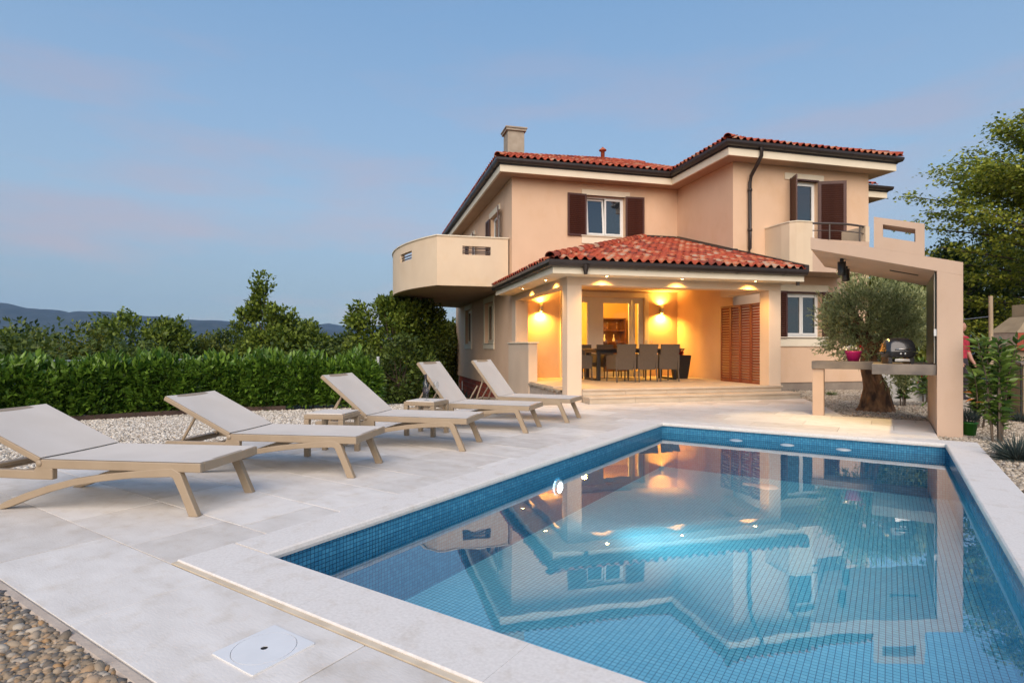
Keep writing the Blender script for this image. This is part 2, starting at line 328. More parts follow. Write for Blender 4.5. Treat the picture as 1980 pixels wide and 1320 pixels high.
def tag(o, label=None, cat=None, group=None, kind=None):
    if label: o['label'] = label
    if cat: o['category'] = cat
    if group: o['group'] = group
    if kind: o['kind'] = kind
    return o
def thing(name, label, cat, loc=(0, 0, 0), rz=0.0, group=None):
    o = bpy.data.objects.new(name, None); COL.objects.link(o); o.empty_display_size = 0.2
    o.location = Vector(loc) * U; o.rotation_euler = (0, 0, rz)
    return tag(o, label, cat, group)
def copy_tree(o, parent=None):
    c = o.copy(); COL.objects.link(c); c.parent = parent
    for ch in [x for x in o.children]: copy_tree(ch, c)
    return c
def lamp(name, kind, loc, energy, col, parent=None, dirv=None, spot=None, blend=0.5, size=0.03):
    d = bpy.data.lights.new(name, kind); d.energy = energy; d.color = col
    if kind in ('POINT', 'SPOT'): d.shadow_soft_size = size
    if spot: d.spot_size = R(spot); d.spot_blend = blend
    o = bpy.data.objects.new(name, d); COL.objects.link(o); o.parent = parent; o.location = Vector(loc) * U
    if dirv: o.rotation_euler = Vector(dirv).to_track_quat('-Z', 'Y').to_euler()
    return o
def npmesh(name, V, Fc, material, smooth=False):
    """fast mesh from arrays (V: n x 3 in plan units, Fc: m x k)"""
    me = bpy.data.meshes.new(name); V = np.asarray(V, np.float32) * U; Fc = np.asarray(Fc, np.int32); k = Fc.shape[1]
    me.vertices.add(len(V)); me.vertices.foreach_set('co', V.ravel())
    me.loops.add(Fc.size); me.loops.foreach_set('vertex_index', Fc.ravel())
    me.polygons.add(len(Fc)); me.polygons.foreach_set('loop_start', np.arange(0, Fc.size, k, dtype=np.int32))
    try: me.polygons.foreach_set('loop_total', np.full(len(Fc), k, np.int32))
    except Exception: pass
    if smooth: me.polygons.foreach_set('use_smooth', np.ones(len(Fc), bool))
    me.materials.append(MATS[material]); me.update(calc_edges=True); return me
def stamp(TV, TF, pos, X, Y, Z):
    """copy a template (TV, TF) to every pos with axes X, Y, Z (already scaled)"""
    n = len(pos); tv = np.asarray(TV, float)
    V = pos[:, None, :] + tv[None, :, 0, None] * X[:, None, :] + tv[None, :, 1, None] * Y[:, None, :] + tv[None, :, 2, None] * Z[:, None, :]
    Fc = np.asarray(TF)[None] + (np.arange(n) * len(tv))[:, None, None]
    return V.reshape(-1, 3), Fc.reshape(-1, len(TF[0]))
def unit(a): return a / np.maximum(np.linalg.norm(a, axis=-1, keepdims=True), 1e-9)
LEAF5 = ([(0, 0, 0), (0.42, -0.5, 0.06), (0.45, 0, -0.05), (0.42, 0.5, 0.06), (1, 0, -0.08)], [(0, 1, 2), (0, 2, 3), (1, 4, 2), (2, 4, 3)])
LEAF4 = ([(0, 0, 0), (0.45, -0.5, 0.05), (1, 0, 0), (0.45, 0.5, 0.05)], [(0, 1, 2, 3)])
def leaf_axes(n, out, length, width, jitter=0.8, up=0.15, rng=RNG):
    d = unit(out * (1 - 0.0) + rng.normal(0, jitter, (n, 3)) + np.array([0, 0, up]))
    s = unit(np.cross(d, rng.normal(0, 1, (n, 3)) * 0.6 + np.array([0, 0, 1.0])))
    nn = np.cross(s, d)
    return d * length[:, None], s * width[:, None], nn * length[:, None]
def pt(u, v, Y=None, z=None):
    """photo pixel -> plan point, on height z or at distance Y"""
    if Y is None: Y = F * (HC - z) / (v - 672.0)
    return Vector(((u - 990) / F * Y, Y, HC - (v - 672.0) / F * Y))
# ------------------------------------------------------------------ plan frames
PO = Vector((-1.511, 3.412)); PA = R(-33.55); PR = Vector((math.cos(PA), math.sin(PA))); PS = Vector((-math.sin(PA), math.cos(PA)))
PW, PL = 3.78, 7.22                     # pool opening
def pw(r_, s_): q = PO + PR * r_ + PS * s_; return (q.x, q.y)
def to_pool(x, y): d = Vector((x, y)) - PO; return d.dot(PR), d.dot(PS)
HO = Vector((1.26, 12.95)); HA = R(14.52); HP = Vector((math.cos(HA), math.sin(HA))); HQ = Vector((-math.sin(HA), math.cos(HA)))
def hw(p, q): v = HO + HP * p + HQ * q; return (v.x, v.y)
def to_house(x, y): d = Vector((x, y)) - HO; return d.dot(HP), d.dot(HQ)
HEDGE = [(-14.5, 5.0), (-10.6, 8.2), (-7.9, 10.35), (-5.9, 11.75), (-4.3, 12.25), (-3.3, 12.5)]
def hedge_at(t):
    seg = [math.dist(HEDGE[i], HEDGE[i + 1]) for i in range(len(HEDGE) - 1)]; d = t * sum(seg)
    for i, l_ in enumerate(seg):
        if d <= l_ or i == len(seg) - 1:
            a, b = Vector(HEDGE[i]), Vector(HEDGE[i + 1]); k = min(1, d / l_); t_ = (b - a).normalized()
            return a.lerp(b, k), t_, Vector((-t_.y, t_.x))
        d -= l_

# ------------------------------------------------------------------ terrain
def terrain():
    def axis(lo, hi, fine, far):
        a = list(np.arange(lo, hi + 1e-6, fine)); st = fine; p, q = lo, hi; l_, h_ = [], []
        while q < far: st *= 1.35; q += st; p -= st; h_.append(q); l_.append(p)
        return np.array(l_[::-1] + a + h_)
    xs = axis(-22, 26, 0.25, 5200); ys = axis(-6, 34, 0.25, 5200)
    Xg, Yg = np.meshgrid(xs, ys); Z = np.full(Xg.shape, -0.05)
    # ground falls away beyond the hedge
    hx = np.array([p[0] for p in HEDGE] + [-1.0]); hy = np.array([p[1] for p in HEDGE] + [13.2])
    lim = np.interp(Xg, hx, hy); beyond = np.clip((Yg - lim - 0.7) / 9.0, 0, 1)
    left = np.clip((0.2 - (Xg - 1.26 + 0.259 * (Yg - 12.95))) / 1.0, 0, 1)
    Z -= beyond * left * 2.6
    # sunk strip along the house's left side
    P = (Xg - HO.x) * HP.x + (Yg - HO.y) * HP.y; Q = (Xg - HO.x) * HQ.x + (Yg - HO.y) * HQ.y
    sunk = np.clip((Q - 2.4) / 1.6, 0, 1) * np.clip((0.15 - P) / 0.1, 0, 1) * np.clip((P + 4.5) / 2.5, 0, 1)
    Z = np.minimum(Z, -0.05 - 1.0 * sunk)
    Z = np.where((P > 0.1) & (P < 13) & (Q > 0.2) & (Q < 16), -0.6, Z)
    # pool pit
    rr = (Xg - PO.x) * PR.x + (Yg - PO.y) * PR.y; ss = (Xg - PO.x) * PS.x + (Yg - PO.y) * PS.y
    Z = np.where((rr > -0.3) & (rr < PW + 0.3) & (ss > -0.3) & (ss < PL + 0.3), -2.2, Z)
    dist = np.hypot(Xg, Yg); far = np.clip((dist - 45) / 400, 0, 1)
    Z = Z - far * 18 * (Yg > -50) + 0.12 * np.sin(Xg * 0.9 + 1.3 * np.sin(Yg * 0.4)) * np.clip((dist - 20) / 15, 0, 1) * (Xg < 4)
    ny, nx = Xg.shape; V = np.stack([Xg, Yg, Z], -1).reshape(-1, 3)
    i = np.arange(nx - 1)[None] + np.arange(ny - 1)[:, None] * nx; Fc = np.stack([i, i + 1, i + nx + 1, i + nx], -1).reshape(-1, 4)
    tag(link('terrain', npmesh('terrain', V, Fc, 'earth', True)), kind='structure')
terrain()

def mountains():
    rng = np.random.default_rng(3)
    def ridge(name, Y0, prof, depth):
        us = np.linspace(-900, 2900, 260); base = np.interp(us, [p[0] for p in prof], [p[1] for p in prof])
        jag = sum(a * np.sin(us / w_ + ph) for a, w_, ph in ((3.0, 37, 1), (1.6, 17, 2.2), (0.9, 8.3, 0.3), (0.5, 4.1, 4)))
        base = base - jag * (base < 655)
        rows = 26; V = []
        for k in range(rows):
            t = k / (rows - 1); Yk = Y0 + depth * (t - 0.75)
            prof_t = np.sin(min(1, t / 0.75) * math.pi / 2) ** 1.2 if t <= 0.75 else 1 - ((t - 0.75) / 0.25) ** 2 * 0.6
            x = (us - 990) / F * Y0; zt = HC + (672 - base) / F * Y0 + 18
            rough = 6 * np.sin(x / 90 + 9 * t) + 4 * np.sin(x / 41 - 14 * t) + rng.normal(0, 1.2, len(us))
            z = -18 + zt * prof_t + rough * (0.15 if t == 0.75 else 1) * math.sin(t * math.pi) * 0.8
            V.append(np.stack([x, np.full_like(x, Yk), z], -1))
        V = np.array(V); n = len(us); i = np.arange(n - 1)[None] + np.arange(rows - 1)[:, None] * n
        tag(link(name, npmesh(name, V.reshape(-1, 3), np.stack([i, i + 1, i + n + 1, i + n], -1).reshape(-1, 4), 'hill_forest', True)), kind='structure')
    ridge('mountains', 2900, [(-900, 640), (-300, 610), (-60, 596), (20, 590), (70, 597), (180, 604), (260, 612), (340, 614), (420, 622), (480, 632), (640, 640), (900, 652), (1500, 655), (2900, 650)], 900)
    ridge('far_mountains', 4300, [(-900, 650), (200, 640), (300, 622), (372, 614), (430, 622), (520, 630), (640, 626), (720, 634), (900, 640), (2900, 648)], 900)
mountains()

# ------------------------------------------------------------------ pool
def pool():
    pool_loc = Matrix.Translation((PO.x, PO.y, 0)) @ Matrix.Rotation(PA, 4, 'Z')
    root = bpy.data.objects.new('pool', None); COL.objects.link(root); root['kind'] = 'structure'
    root.location = (PO.x * U, PO.y * U, 0); root.rotation_euler = (0, 0, PA)
    D = -0.72; WZ = -0.155
    b = MB(); t = 0.25
    b.box(-t, 0, -t, PL + t, D - 0.2, -0.06); b.box(PW, PW + t, -t, PL + t, D - 0.2, -0.06)
    b.box(0, PW, -t, 0, D - 0.2, -0.06); b.box(0, PW, PL, PL + t, D - 0.2, -0.06)
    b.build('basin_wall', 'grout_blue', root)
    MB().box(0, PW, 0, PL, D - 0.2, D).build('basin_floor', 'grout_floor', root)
    # mosaic: small square tiles standing a little proud of the grout
    def mosaic(name, org, ax, ay, wx, wy, size, gap, nrm, m):
        nx, ny = int(wx / size), int(wy / size); sx, sy = wx / nx, wy / ny
        gx, gy = np.meshgrid(np.arange(nx), np.arange(ny)); gx, gy = gx.ravel(), gy.ravel(); n = len(gx)
        org, ax, ay, nrm = map(np.array, (org, ax, ay, nrm))
        pos = org + (gx[:, None] + 0.5) * sx * ax + (gy[:, None] + 0.5) * sy * ay + nrm * 0.0035
        h = np.array([[-0.5, -0.5], [0.5, -0.5], [0.5, 0.5], [-0.5, 0.5]])
        tilt = RNG.normal(0, 0.006, (n, 4, 1)) * nrm * size
        V = pos[:, None, :] + h[None, :, 0, None] * (sx - gap) * ax + h[None, :, 1, None] * (sy - gap) * ay + tilt
        tag(link(name, npmesh(name, V.reshape(-1, 3), np.arange(n * 4).reshape(-1, 4), m), root), kind='stuff')
    TS = 0.0295
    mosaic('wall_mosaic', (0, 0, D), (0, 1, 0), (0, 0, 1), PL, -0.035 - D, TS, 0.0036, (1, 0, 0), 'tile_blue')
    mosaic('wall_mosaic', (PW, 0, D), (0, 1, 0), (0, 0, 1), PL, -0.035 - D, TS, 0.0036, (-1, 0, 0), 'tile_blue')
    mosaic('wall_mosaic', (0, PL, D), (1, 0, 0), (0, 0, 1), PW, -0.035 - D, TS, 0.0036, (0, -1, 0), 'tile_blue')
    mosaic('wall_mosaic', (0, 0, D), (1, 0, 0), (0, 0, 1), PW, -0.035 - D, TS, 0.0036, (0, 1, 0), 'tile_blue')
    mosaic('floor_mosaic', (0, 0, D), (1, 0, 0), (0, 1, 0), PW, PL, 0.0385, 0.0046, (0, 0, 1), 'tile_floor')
    # coping stones with a rounded nose
    CW, top, bot = 0.32, 0.014, -0.036; g = 0.0007
    def coping(along0, along1, fixed, axis, sgn):
        # profile from outer edge to nose overhanging the water
        prof = [(0.032, bot), (0.036, bot + 0.02), (0.030, top - 0.008), (0.018, top), (-CW + 0.006, top), (-CW, top - 0.006), (-CW, bot)]
        m = MB(); vs = []
        for a in (along0 + g, along1 - g):
            for o_, z in prof:
                c = fixed + sgn * o_; vs.append((c, a, z) if axis == 's' else (a, c, z))
        n = len(prof); fs = [(i, (i + 1) % n, n + (i + 1) % n, n + i) for i in range(n)] + [tuple(range(n)), tuple(range(2 * n - 1, n - 1, -1))]
        m.add(vs, fs); m.build('coping_stone', 'coping_stone', root)
    ns_ = 6
    for k in range(ns_):
        a0, a1 = k * PL / ns_, (k + 1) * PL / ns_
        if k == 0: a0 = 0.032
        if k == ns_ - 1: a1 = PL - 0.032
        coping(a0, a1, 0, 's', 1); coping(a0, a1, PW, 's', -1)
    nr_ = 4; x0, x1 = -CW, PW + CW
    for k in range(nr_):
        coping(x0 + (x1 - x0) * k / nr_, x0 + (x1 - x0) * (k + 1) / nr_, 0, 'r', 1); coping(x0 + (x1 - x0) * k / nr_, x0 + (x1 - x0) * (k + 1) / nr_, PL, 'r', -1)
    # worn mortar bead along the near outer edge
    MB().side([(-CW - 0.002, -0.005), (PW + CW, -0.005), (PW + CW, 0.004), (-CW - 0.002, 0.004)], -CW - 0.031, -CW - 0.001).build('mortar_bead', 'coping_edge', root)
    # water
    o = MB().add([(0.001, 0.001, WZ), (PW - 0.001, 0.001, WZ), (PW - 0.001, PL - 0.001, WZ), (0.001, PL - 0.001, WZ)], [(0, 1, 2, 3)]).build('pool_water', 'water', None)
    o.location = root.location; o.rotation_euler = root.rotation_euler; tag(o, kind='structure')
    # underwater lamp in the left wall
    lm = thing('underwater_lamp', 'round glowing underwater lamp in the long pool wall by the loungers', 'lamp', pw(0, 3.66) + (0,), PA)
    Mx = Matrix.Translation((0.012, 0, -0.33)) @ Matrix.Rotation(R(90), 4, 'Y')
    MB().lathe([(0.085, 0), (0.085, 0.025), (0.062, 0.03), (0.062, 0.018)], 20, M=Mx).build('ring', 'white_plastic', lm)
    MB().disc((0, 0, 0.022), 0.062, 20, M=Mx).build('lens', 'pool_lamp_glow', lm)
    lamp('pool_light', 'SPOT', (0.10, 0, -0.26), 190, (0.70, 0.97, 1.0), lm, (1, 0.0, 0.16), 96, 1.0, 0.08)
    # three floating lights and a drain plate on the floor
    for k, (u_, v_, wh_) in enumerate(((1423, 851, 'the one closest to the porch'), (1522, 860, 'the middle one of three'), (1631, 869, 'the one closest to the shelter column'))):
        q = pt(u_, v_, z=WZ); f = thing('floating_light', 'flat pale disc floating along the far pool wall, ' + wh_, 'pool float', (q.x, q.y, WZ), 0, 'white discs floating in a row')
        MB().lathe([(0.0, -0.012), (0.085, -0.012), (0.095, 0.0), (0.085, 0.006), (0.05, 0.008), (0.0, 0.0085)], 24).build('body', 'float_grey', f)
        MB().lathe([(0.06, 0.0075), (0.064, 0.011), (0.068, 0.007)], 24).build('ring', 'float_grey', f)
    q = pt(1483, 942, z=D); f = thing('floor_drain', 'pale round drain plate with a side flap on the pool floor', 'drain', (q.x, q.y, D + 0.004), PA)
    MB().lathe([(0.0, 0.02), (0.13, 0.02), (0.15, 0.0)], 24).build('plate', 'white_plastic', f)
    MB().box(-0.32, -0.13, -0.05, 0.06, 0.0, 0.015).build('flap', 'white_plastic', f)
pool()

# ------------------------------------------------------------------ terrace of stone slabs
def clip(poly, x0, x1, y0, y1):
    def cut(P, inside, inter):
        o_ = []
        for i in range(len(P)):
            a, b = P[i - 1], P[i]
            if inside(b):
                if not inside(a): o_.append(inter(a, b))
                o_.append(b)
            elif inside(a): o_.append(inter(a, b))
        return o_
    def ix(c): return lambda a, b: (c, a[1] + (b[1] - a[1]) * (c - a[0]) / (b[0] - a[0]))
    def iy(c): return lambda a, b: (a[0] + (b[0] - a[0]) * (c - a[1]) / (b[1] - a[1]), c)
    for ins, itr in ((lambda p: p[0] >= x0, ix(x0)), (lambda p: p[0] <= x1, ix(x1)), (lambda p: p[1] >= y0, iy(y0)), (lambda p: p[1] <= y1, iy(y1))):
        if not poly: return []
        poly = cut(poly, ins, itr)
    return poly
def area(P): return 0.5 * sum(P[i - 1][0] * P[i][1] - P[i][0] * P[i - 1][1] for i in range(len(P)))
def hp(p, q): return to_pool(*hw(p, q))
CW = 0.324
TNEAR = -0.975; TLEFT = -4.12
REG = [ # pool-frame polygons (counter-clockwise)
    [(TLEFT, TNEAR), (9.0, TNEAR), (9.0, -CW - 0.03), (-CW, -CW - 0.03), (TLEFT, -CW - 0.03)],
    [(TLEFT, -CW - 0.03), (-CW, -CW - 0.03), (-CW, PL + CW), (TLEFT, PL + CW)],
    [(TLEFT, PL + CW), (3.71, PL + CW), (3.71, 10.0), (2.45, 10.0), (1.95, 11.9), hp(5.98, -0.47), hp(0.33, -0.47), hp(0.33, -0.02), hp(-0.02, -0.02), (TLEFT, 9.25)],
]
def terrace():
    root = MB()
    for P in REG: root.prism(P, -0.2, -0.008)
    root = root.build('terrace', 'grout'); root.location = (PO.x * U, PO.y * U, 0); root.rotation_euler = (0, 0, PA); tag(root, kind='structure')
    rows = [TNEAR, -CW - 0.03, 0.27]
    while rows[-1] < 16: rows.append(rows[-1] + 0.62)
    g = 0.0028; rnd = random.Random(5)
    for k in range(len(rows) - 1):
        y0, y1 = rows[k], rows[k + 1]; x = TLEFT - rnd.uniform(0.0, 1.24)
        while x < 9:
            wd = rnd.choice((0.93, 1.24, 1.24)); x1 = x + wd
            for P in REG:
                c = clip(P, x + g, x1 - g, y0 + g, y1 - g)
                c = [c[i] for i in range(len(c)) if math.dist(c[i], c[i - 1]) > 0.004]
                if len(c) >= 3 and area(c) > 0.012:
                    z = rnd.uniform(-0.0012, 0.0012)
                    MB().prism(c, -0.03, z, taper=0.0).build('paving_slab', 'travertine', root, bevel=0.0025)
            x = x1
terrace()
kb = MB().sweep([pw(TLEFT - 0.056, 9.4), pw(TLEFT - 0.056, TNEAR - 0.056), pw(8.5, TNEAR - 0.056)], [(-0.055, -0.2), (-0.010, -0.2), (-0.010, -0.012), (-0.018, -0.003), (-0.048, -0.001), (-0.055, -0.004)])
tag(kb.build('kerb', 'concrete_kerb'), kind='structure')

# ------------------------------------------------------------------ gravel
def in_poly(x, y, P):
    c = np.zeros(len(x), bool); n = len(P)
    for i in range(n):
        (xa, ya), (xb, yb) = P[i - 1], P[i]
        hit = ((ya > y) != (yb > y)) & (x < (xb - xa) * (y - ya) / ((yb - ya) if yb != ya else 1e-9) + xa); c ^= hit
    return c
def sphere_t(n, m):
    V = [(0, 0, 1)]; Fc = []
    for i in range(1, n):
        for k in range(m): a = math.pi * i / n; b = 2 * math.pi * (k + 0.5 * (i % 2)) / m; V.append((math.sin(a) * math.cos(b), math.sin(a) * math.sin(b), math.cos(a)))
    V.append((0, 0, -1)); e = len(V) - 1
    for k in range(m): Fc.append((0, 1 + k, 1 + (k + 1) % m))
    for i in range(n - 2):
        for k in range(m):
            a, b, c, d = 1 + i * m + k, 1 + i * m + (k + 1) % m, 1 + (i + 1) * m + k, 1 + (i + 1) * m + (k + 1) % m; Fc += [(a, c, b), (b, c, d)]
    for k in range(m): Fc.append((1 + (n - 2) * m + k, e, 1 + (n - 2) * m + (k + 1) % m))
    return V, Fc
def scatter(name, P, dens, size, z0, material, tmpl, layers=1, flat=0.55, tilt=0.35, exclude=()):
    xs = [p[0] for p in P]; ys = [p[1] for p in P]; A = (max(xs) - min(xs)) * (max(ys) - min(ys)); n = int(A * dens)
    x = RNG.uniform(min(xs), max(xs), n); y = RNG.uniform(min(ys), max(ys), n); k = in_poly(x, y, P)
    for e in exclude: k &= ~in_poly(x, y, e)
    x, y = x[k], y[k]; n = len(x)
    sz = size * np.exp(RNG.normal(0, 0.28, n)); z = z0 + RNG.uniform(0, size * 0.45 * layers, n)
    a = RNG.uniform(0, 2 * math.pi, n); up = unit(np.stack([RNG.normal(0, tilt, n), RNG.normal(0, tilt, n), np.ones(n)], -1))
    X = np.stack([np.cos(a), np.sin(a), np.zeros(n)], -1); X = unit(X - up * (X * up).sum(-1, keepdims=True)); Yv = np.cross(up, X)
    V, Fc = stamp(tmpl[0], tmpl[1], np.stack([x, y, z], -1), X * (sz * RNG.uniform(0.9, 1.35, n))[:, None], Yv * (sz * RNG.uniform(0.65, 0.95, n))[:, None], up * (sz * flat)[:, None])
    return tag(link(name, npmesh(name, V, Fc, material, True)), kind='stuff')
OCT = sphere_t(2, 4); BALL = sphere_t(4, 7)
# big river pebbles in the near corner
Pn = [pw(-1.6, TNEAR - 0.05), pw(-2.6, TNEAR - 0.05), pw(-2.6, -2.1), pw(1.3, -2.1), pw(1.3, TNEAR - 0.05)]
tag(MB().prism([pw(-6, -3.2), pw(8, -3.2), pw(8, TNEAR - 0.1), pw(-6, TNEAR - 0.1)], -0.3, -0.045).build('pebble_bed', 'gravel_base'), kind='structure')
tag(scatter('river_pebbles', Pn, 6800, 0.0180, -0.028, 'pebble_big', BALL, 2.2, 0.52, 0.45), 'rounded brown and grey river pebbles beside the near kerb')
# pale gravel behind the loungers
Pg = [pw(TLEFT - 0.1, TNEAR), pw(TLEFT - 0.1, 9.3), (-0.4, 13.6), (-2.7, 12.9)] + [(p[0] + 0.1, p[1] - 0.35) for p in HEDGE[::-1]][1:] + [(-14, 2)]
tag(MB().prism(Pg[::-1] if area(Pg) < 0 else Pg, -0.3, -0.045).build('gravel_bed', 'gravel_base'), kind='structure')
Pv = [p for p in Pg[:-2]] + [(-9.5, 8.6), (-7.6, 6.2)]
tag(scatter('pale_gravel', Pv, 1500, 0.0205, -0.043, 'pebble_white', OCT, 1.2, 0.6, 0.3), 'pale gravel between the terrace and the hedge')
# tan gravel right of the pool and round the olive tree
Pr = [pw(PW + CW + 0.01, -1.0), (14, 4.0), (14.0, 11.6), (11.5, 16.4), hw(10.6, 1.95), hw(5.99, 1.95), hw(5.99, -0.47), pw(1.96, 11.9), pw(2.46, 10.01), pw(3.715, 10.01), pw(3.715, PL + CW + 0.01), pw(PW + CW + 0.01, PL + CW + 0.01)]
tag(MB().prism(Pr, -0.3, -0.04).build('gravel_bed', 'gravel_base'), kind='structure')
Pr2 = [pw(PW + CW + 0.01, 1.2), (8.2, 6.2), (10.6, 8.4), (13.0, 12.0), (11.5, 16.4)] + Pr[4:]
tag(scatter('tan_gravel', Pr2, 1300, 0.0215, -0.038, 'pebble_tan', OCT, 1.2, 0.6, 0.3), 'tan gravel around the olive tree and beside the pool')
tag(MB().prism([(9.5, 9.6), (40, 9.6), (40, 40), (13.2, 40), (11.4, 16.2)], -0.3, -0.048).build('path', 'sand'), kind='structure')
# ------------------------------------------------------------------ house
HOUSE = thing('house', 'two storey peach villa with red tiled roofs, dark gutters and a lit porch', 'house', (HO.x, HO.y, 0), HA)
def wall(name, M, w_, h_, t, holes, material, z0=0.0):
    """wall sheet in a local frame: x along, y inward (thickness t), z up, with rectangular holes (x0,x1,z0,z1)"""
    xs = sorted({0, w_, *[a for h in holes for a in h[:2]]}); zs = sorted({z0, h_, *[a for h in holes for a in h[2:]]})
    nx, nz = len(xs) - 1, len(zs) - 1
    def solid(i, k):
        if i < 0 or k < 0 or i >= nx or k >= nz: return False
        cx, cz = (xs[i] + xs[i + 1]) / 2, (zs[k] + zs[k + 1]) / 2
        return not any(h[0] < cx < h[1] and h[2] < cz < h[3] for h in holes)
    b = MB()
    for i in range(nx):
        for k in range(nz):
            if not solid(i, k): continue
            x0, x1, a0, a1 = xs[i], xs[i + 1], zs[k], zs[k + 1]
            b.add([(x0, 0, a0), (x1, 0, a0), (x1, 0, a1), (x0, 0, a1)], [(0, 1, 2, 3)], M=M)
            b.add([(x0, t, a0), (x1, t, a0), (x1, t, a1), (x0, t, a1)], [(3, 2, 1, 0)], M=M)
            for ok, q in ((solid(i - 1, k), [(x0, 0, a0), (x0, 0, a1), (x0, t, a1), (x0, t, a0)]), (solid(i + 1, k), [(x1, 0, a1), (x1, 0, a0), (x1, t, a0), (x1, t, a1)]),
                          (solid(i, k - 1), [(x0, 0, a0), (x0, t, a0), (x1, t, a0), (x1, 0, a0)]), (solid(i, k + 1), [(x0, 0, a1), (x1, 0, a1), (x1, t, a1), (x0, t, a1)])):
                if not ok: b.add(q, [(0, 1, 2, 3)], M=M)
    return b.build(name, material, HOUSE)
T = Matrix.Translation
def front(p, q, z=0): return T((p, q, z))                                   # wall facing -q
def leftf(q, z=0, p=0): return T((p, q, z)) @ Matrix(((0, 1, 0, 0), (-1, 0, 0, 0), (0, 0, 1, 0), (0, 0, 0, 1)))   # wall facing -p, x runs towards -q
ZT = 6.59; FL = 0.30
SLAT = {}  # shared slat meshes
def slat_mesh(w_, m, deep=0.062):
    k = (round(w_, 3), m, deep)
    if k not in SLAT: SLAT[k] = MB().box(0, w_, -deep / 2, deep / 2, -0.006, 0.006).mesh('slat', m)
    return SLAT[k]
def louvre(name, M, w_, h_, m, parent, n=None, fr=0.06, pitch=0.062, th=0.035, mid=False):
    """louvred leaf: frame mesh + every slat a piece; local x width, y thickness, z up"""
    b = MB(); b.box(0, fr, -th / 2, th / 2, 0, h_); b.box(w_ - fr, w_, -th / 2, th / 2, 0, h_)
    b.box(fr, w_ - fr, -th / 2, th / 2, 0, fr); b.box(fr, w_ - fr, -th / 2, th / 2, h_ - fr, h_)
    if mid: b.box(fr, w_ - fr, -th / 2, th / 2, h_ * 0.3, h_ * 0.3 + fr)
    o = b.build(name, m, parent, bevel=0.003, matrix=M)
    n = n or int((h_ - 2 * fr) / pitch); me = slat_mesh(w_ - 2 * fr, m)
    for i in range(n):
        z = fr + (i + 0.5) * (h_ - 2 * fr) / n
        if mid and abs(z - h_ * 0.3 - fr / 2) < fr * 0.7: continue
        link('slat', me, o, T((fr, 0, z)) @ Matrix.Rotation(R(-58), 4, 'X'))
    return o
def window(M, w_, h_, sashes=2, fm='white_frame', gm='window_glass', trim_top=None, sill=None, tilt=False, back=True, depth=0.12, side_trim=0):
    """M: origin at the lower left of the opening on the outer face"""
    fr = 0.055; b = MB(); y0, y1 = depth, depth + 0.07
    b.box(0, fr, y0, y1, 0, h_, M); b.box(w_ - fr, w_, y0, y1, 0, h_, M); b.box(fr, w_ - fr, y0, y1, 0, fr, M); b.box(fr, w_ - fr, y0, y1, h_ - fr, h_, M)
    o = b.build('window', fm, HOUSE, bevel=0.004)
    sw = (w_ - 2 * fr) / sashes; s = 0.06
    for i in range(sashes):
        S = M @ T((fr + i * sw, depth - 0.015, fr)); hh = h_ - 2 * fr
        if tilt and i == 0: S = S @ T((0, 0, 0)) @ Matrix.Rotation(R(-5), 4, 'X')
        c = MB(); c.box(0.004, s, 0, 0.06, 0, hh, S); c.box(sw - s, sw - 0.004, 0, 0.06, 0, hh, S); c.box(s, sw - s, 0, 0.06, 0, s, S); c.box(s, sw - s, 0, 0.06, hh - s, hh, S)
        c.build('sash', fm, o, bevel=0.004)
        MB().box(s - 0.005, sw - s + 0.005, 0.026, 0.034, s - 0.005, hh - s + 0.005, S).build('pane', gm, o)
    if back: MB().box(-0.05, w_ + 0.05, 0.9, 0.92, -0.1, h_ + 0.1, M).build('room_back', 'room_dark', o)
    if trim_top: MB().box(-trim_top[0], w_ + trim_top[0], -0.035, 0.001, h_ + 0.005, h_ + trim_top[1], M).build('lintel_trim', 'trim', o, bevel=0.004)
    if side_trim:
        for a, c in ((-side_trim, -0.001), (w_ + 0.001, w_ + side_trim)): MB().box(a, c, -0.03, 0.001, 0, h_ + 0.004, M).build('side_trim', 'trim', o, bevel=0.004)
    if sill:
        c = MB(); c.box(-sill[0], w_ + sill[0], -0.04, 0.001, -sill[1], -0.03, M); c.box(-sill[0] - 0.03, w_ + sill[0] + 0.03, -0.075, depth, -0.028, 0.0, M)
        c.build('sill', 'trim', o, bevel=0.004)
    return o

# walls
UW = (2.495, 3.847, 4.885, 6.19); DR = (1.75, 4.55, FL, 2.90)
wall('wall', front(0, 5.03), 5.785, ZT, 0.3, [(UW[0], UW[1], UW[2], UW[3]), DR], 'stucco', z0=-0.6)
LW = [(7.65, 9.15, 1.42, 2.92), (12.0, 13.5, 1.42, 2.92), (6.75, 8.1, 3.45, 5.95), (11.3, 12.6, 3.45, 5.95)]
wall('wall', leftf(16.0), 16.0 - 5.33, ZT, 0.3, [(16 - b_, 16 - a_, c_, d_) for a_, b_, c_, d_ in LW], 'stucco', z0=-0.10)
WD = (7.72, 8.70, 3.50, 6.21); WW = (7.604, 8.816, 1.57, 2.87)
wall('wall', front(5.785, 2.02), 10.59 - 5.785, ZT, 0.3, [(WD[0] - 5.785, WD[1] - 5.785, WD[2], WD[3]), (WW[0] - 5.785, WW[1] - 5.785, WW[2], WW[3])], 'stucco', z0=0.22)
MB().box(5.785, 5.788 + 0.3, 2.321, 5.028, -0.6, ZT).build('wall', 'stucco', HOUSE)            # wing side
MB().box(10.29, 10.59, 2.321, 4.6, 0.22, ZT).build('wall', 'stucco', HOUSE)
MB().box(10.30, 13.1, 4.601, 4.9, 0.22, ZT).build('wall', 'stucco', HOUSE)
MB().box(12.8, 13.1, 4.901, 16.0, 0.22, ZT).build('wall', 'stucco', HOUSE)
MB().box(0.0, 12.79, 16.001, 16.3, -0.1, ZT).build('wall', 'stucco', HOUSE)
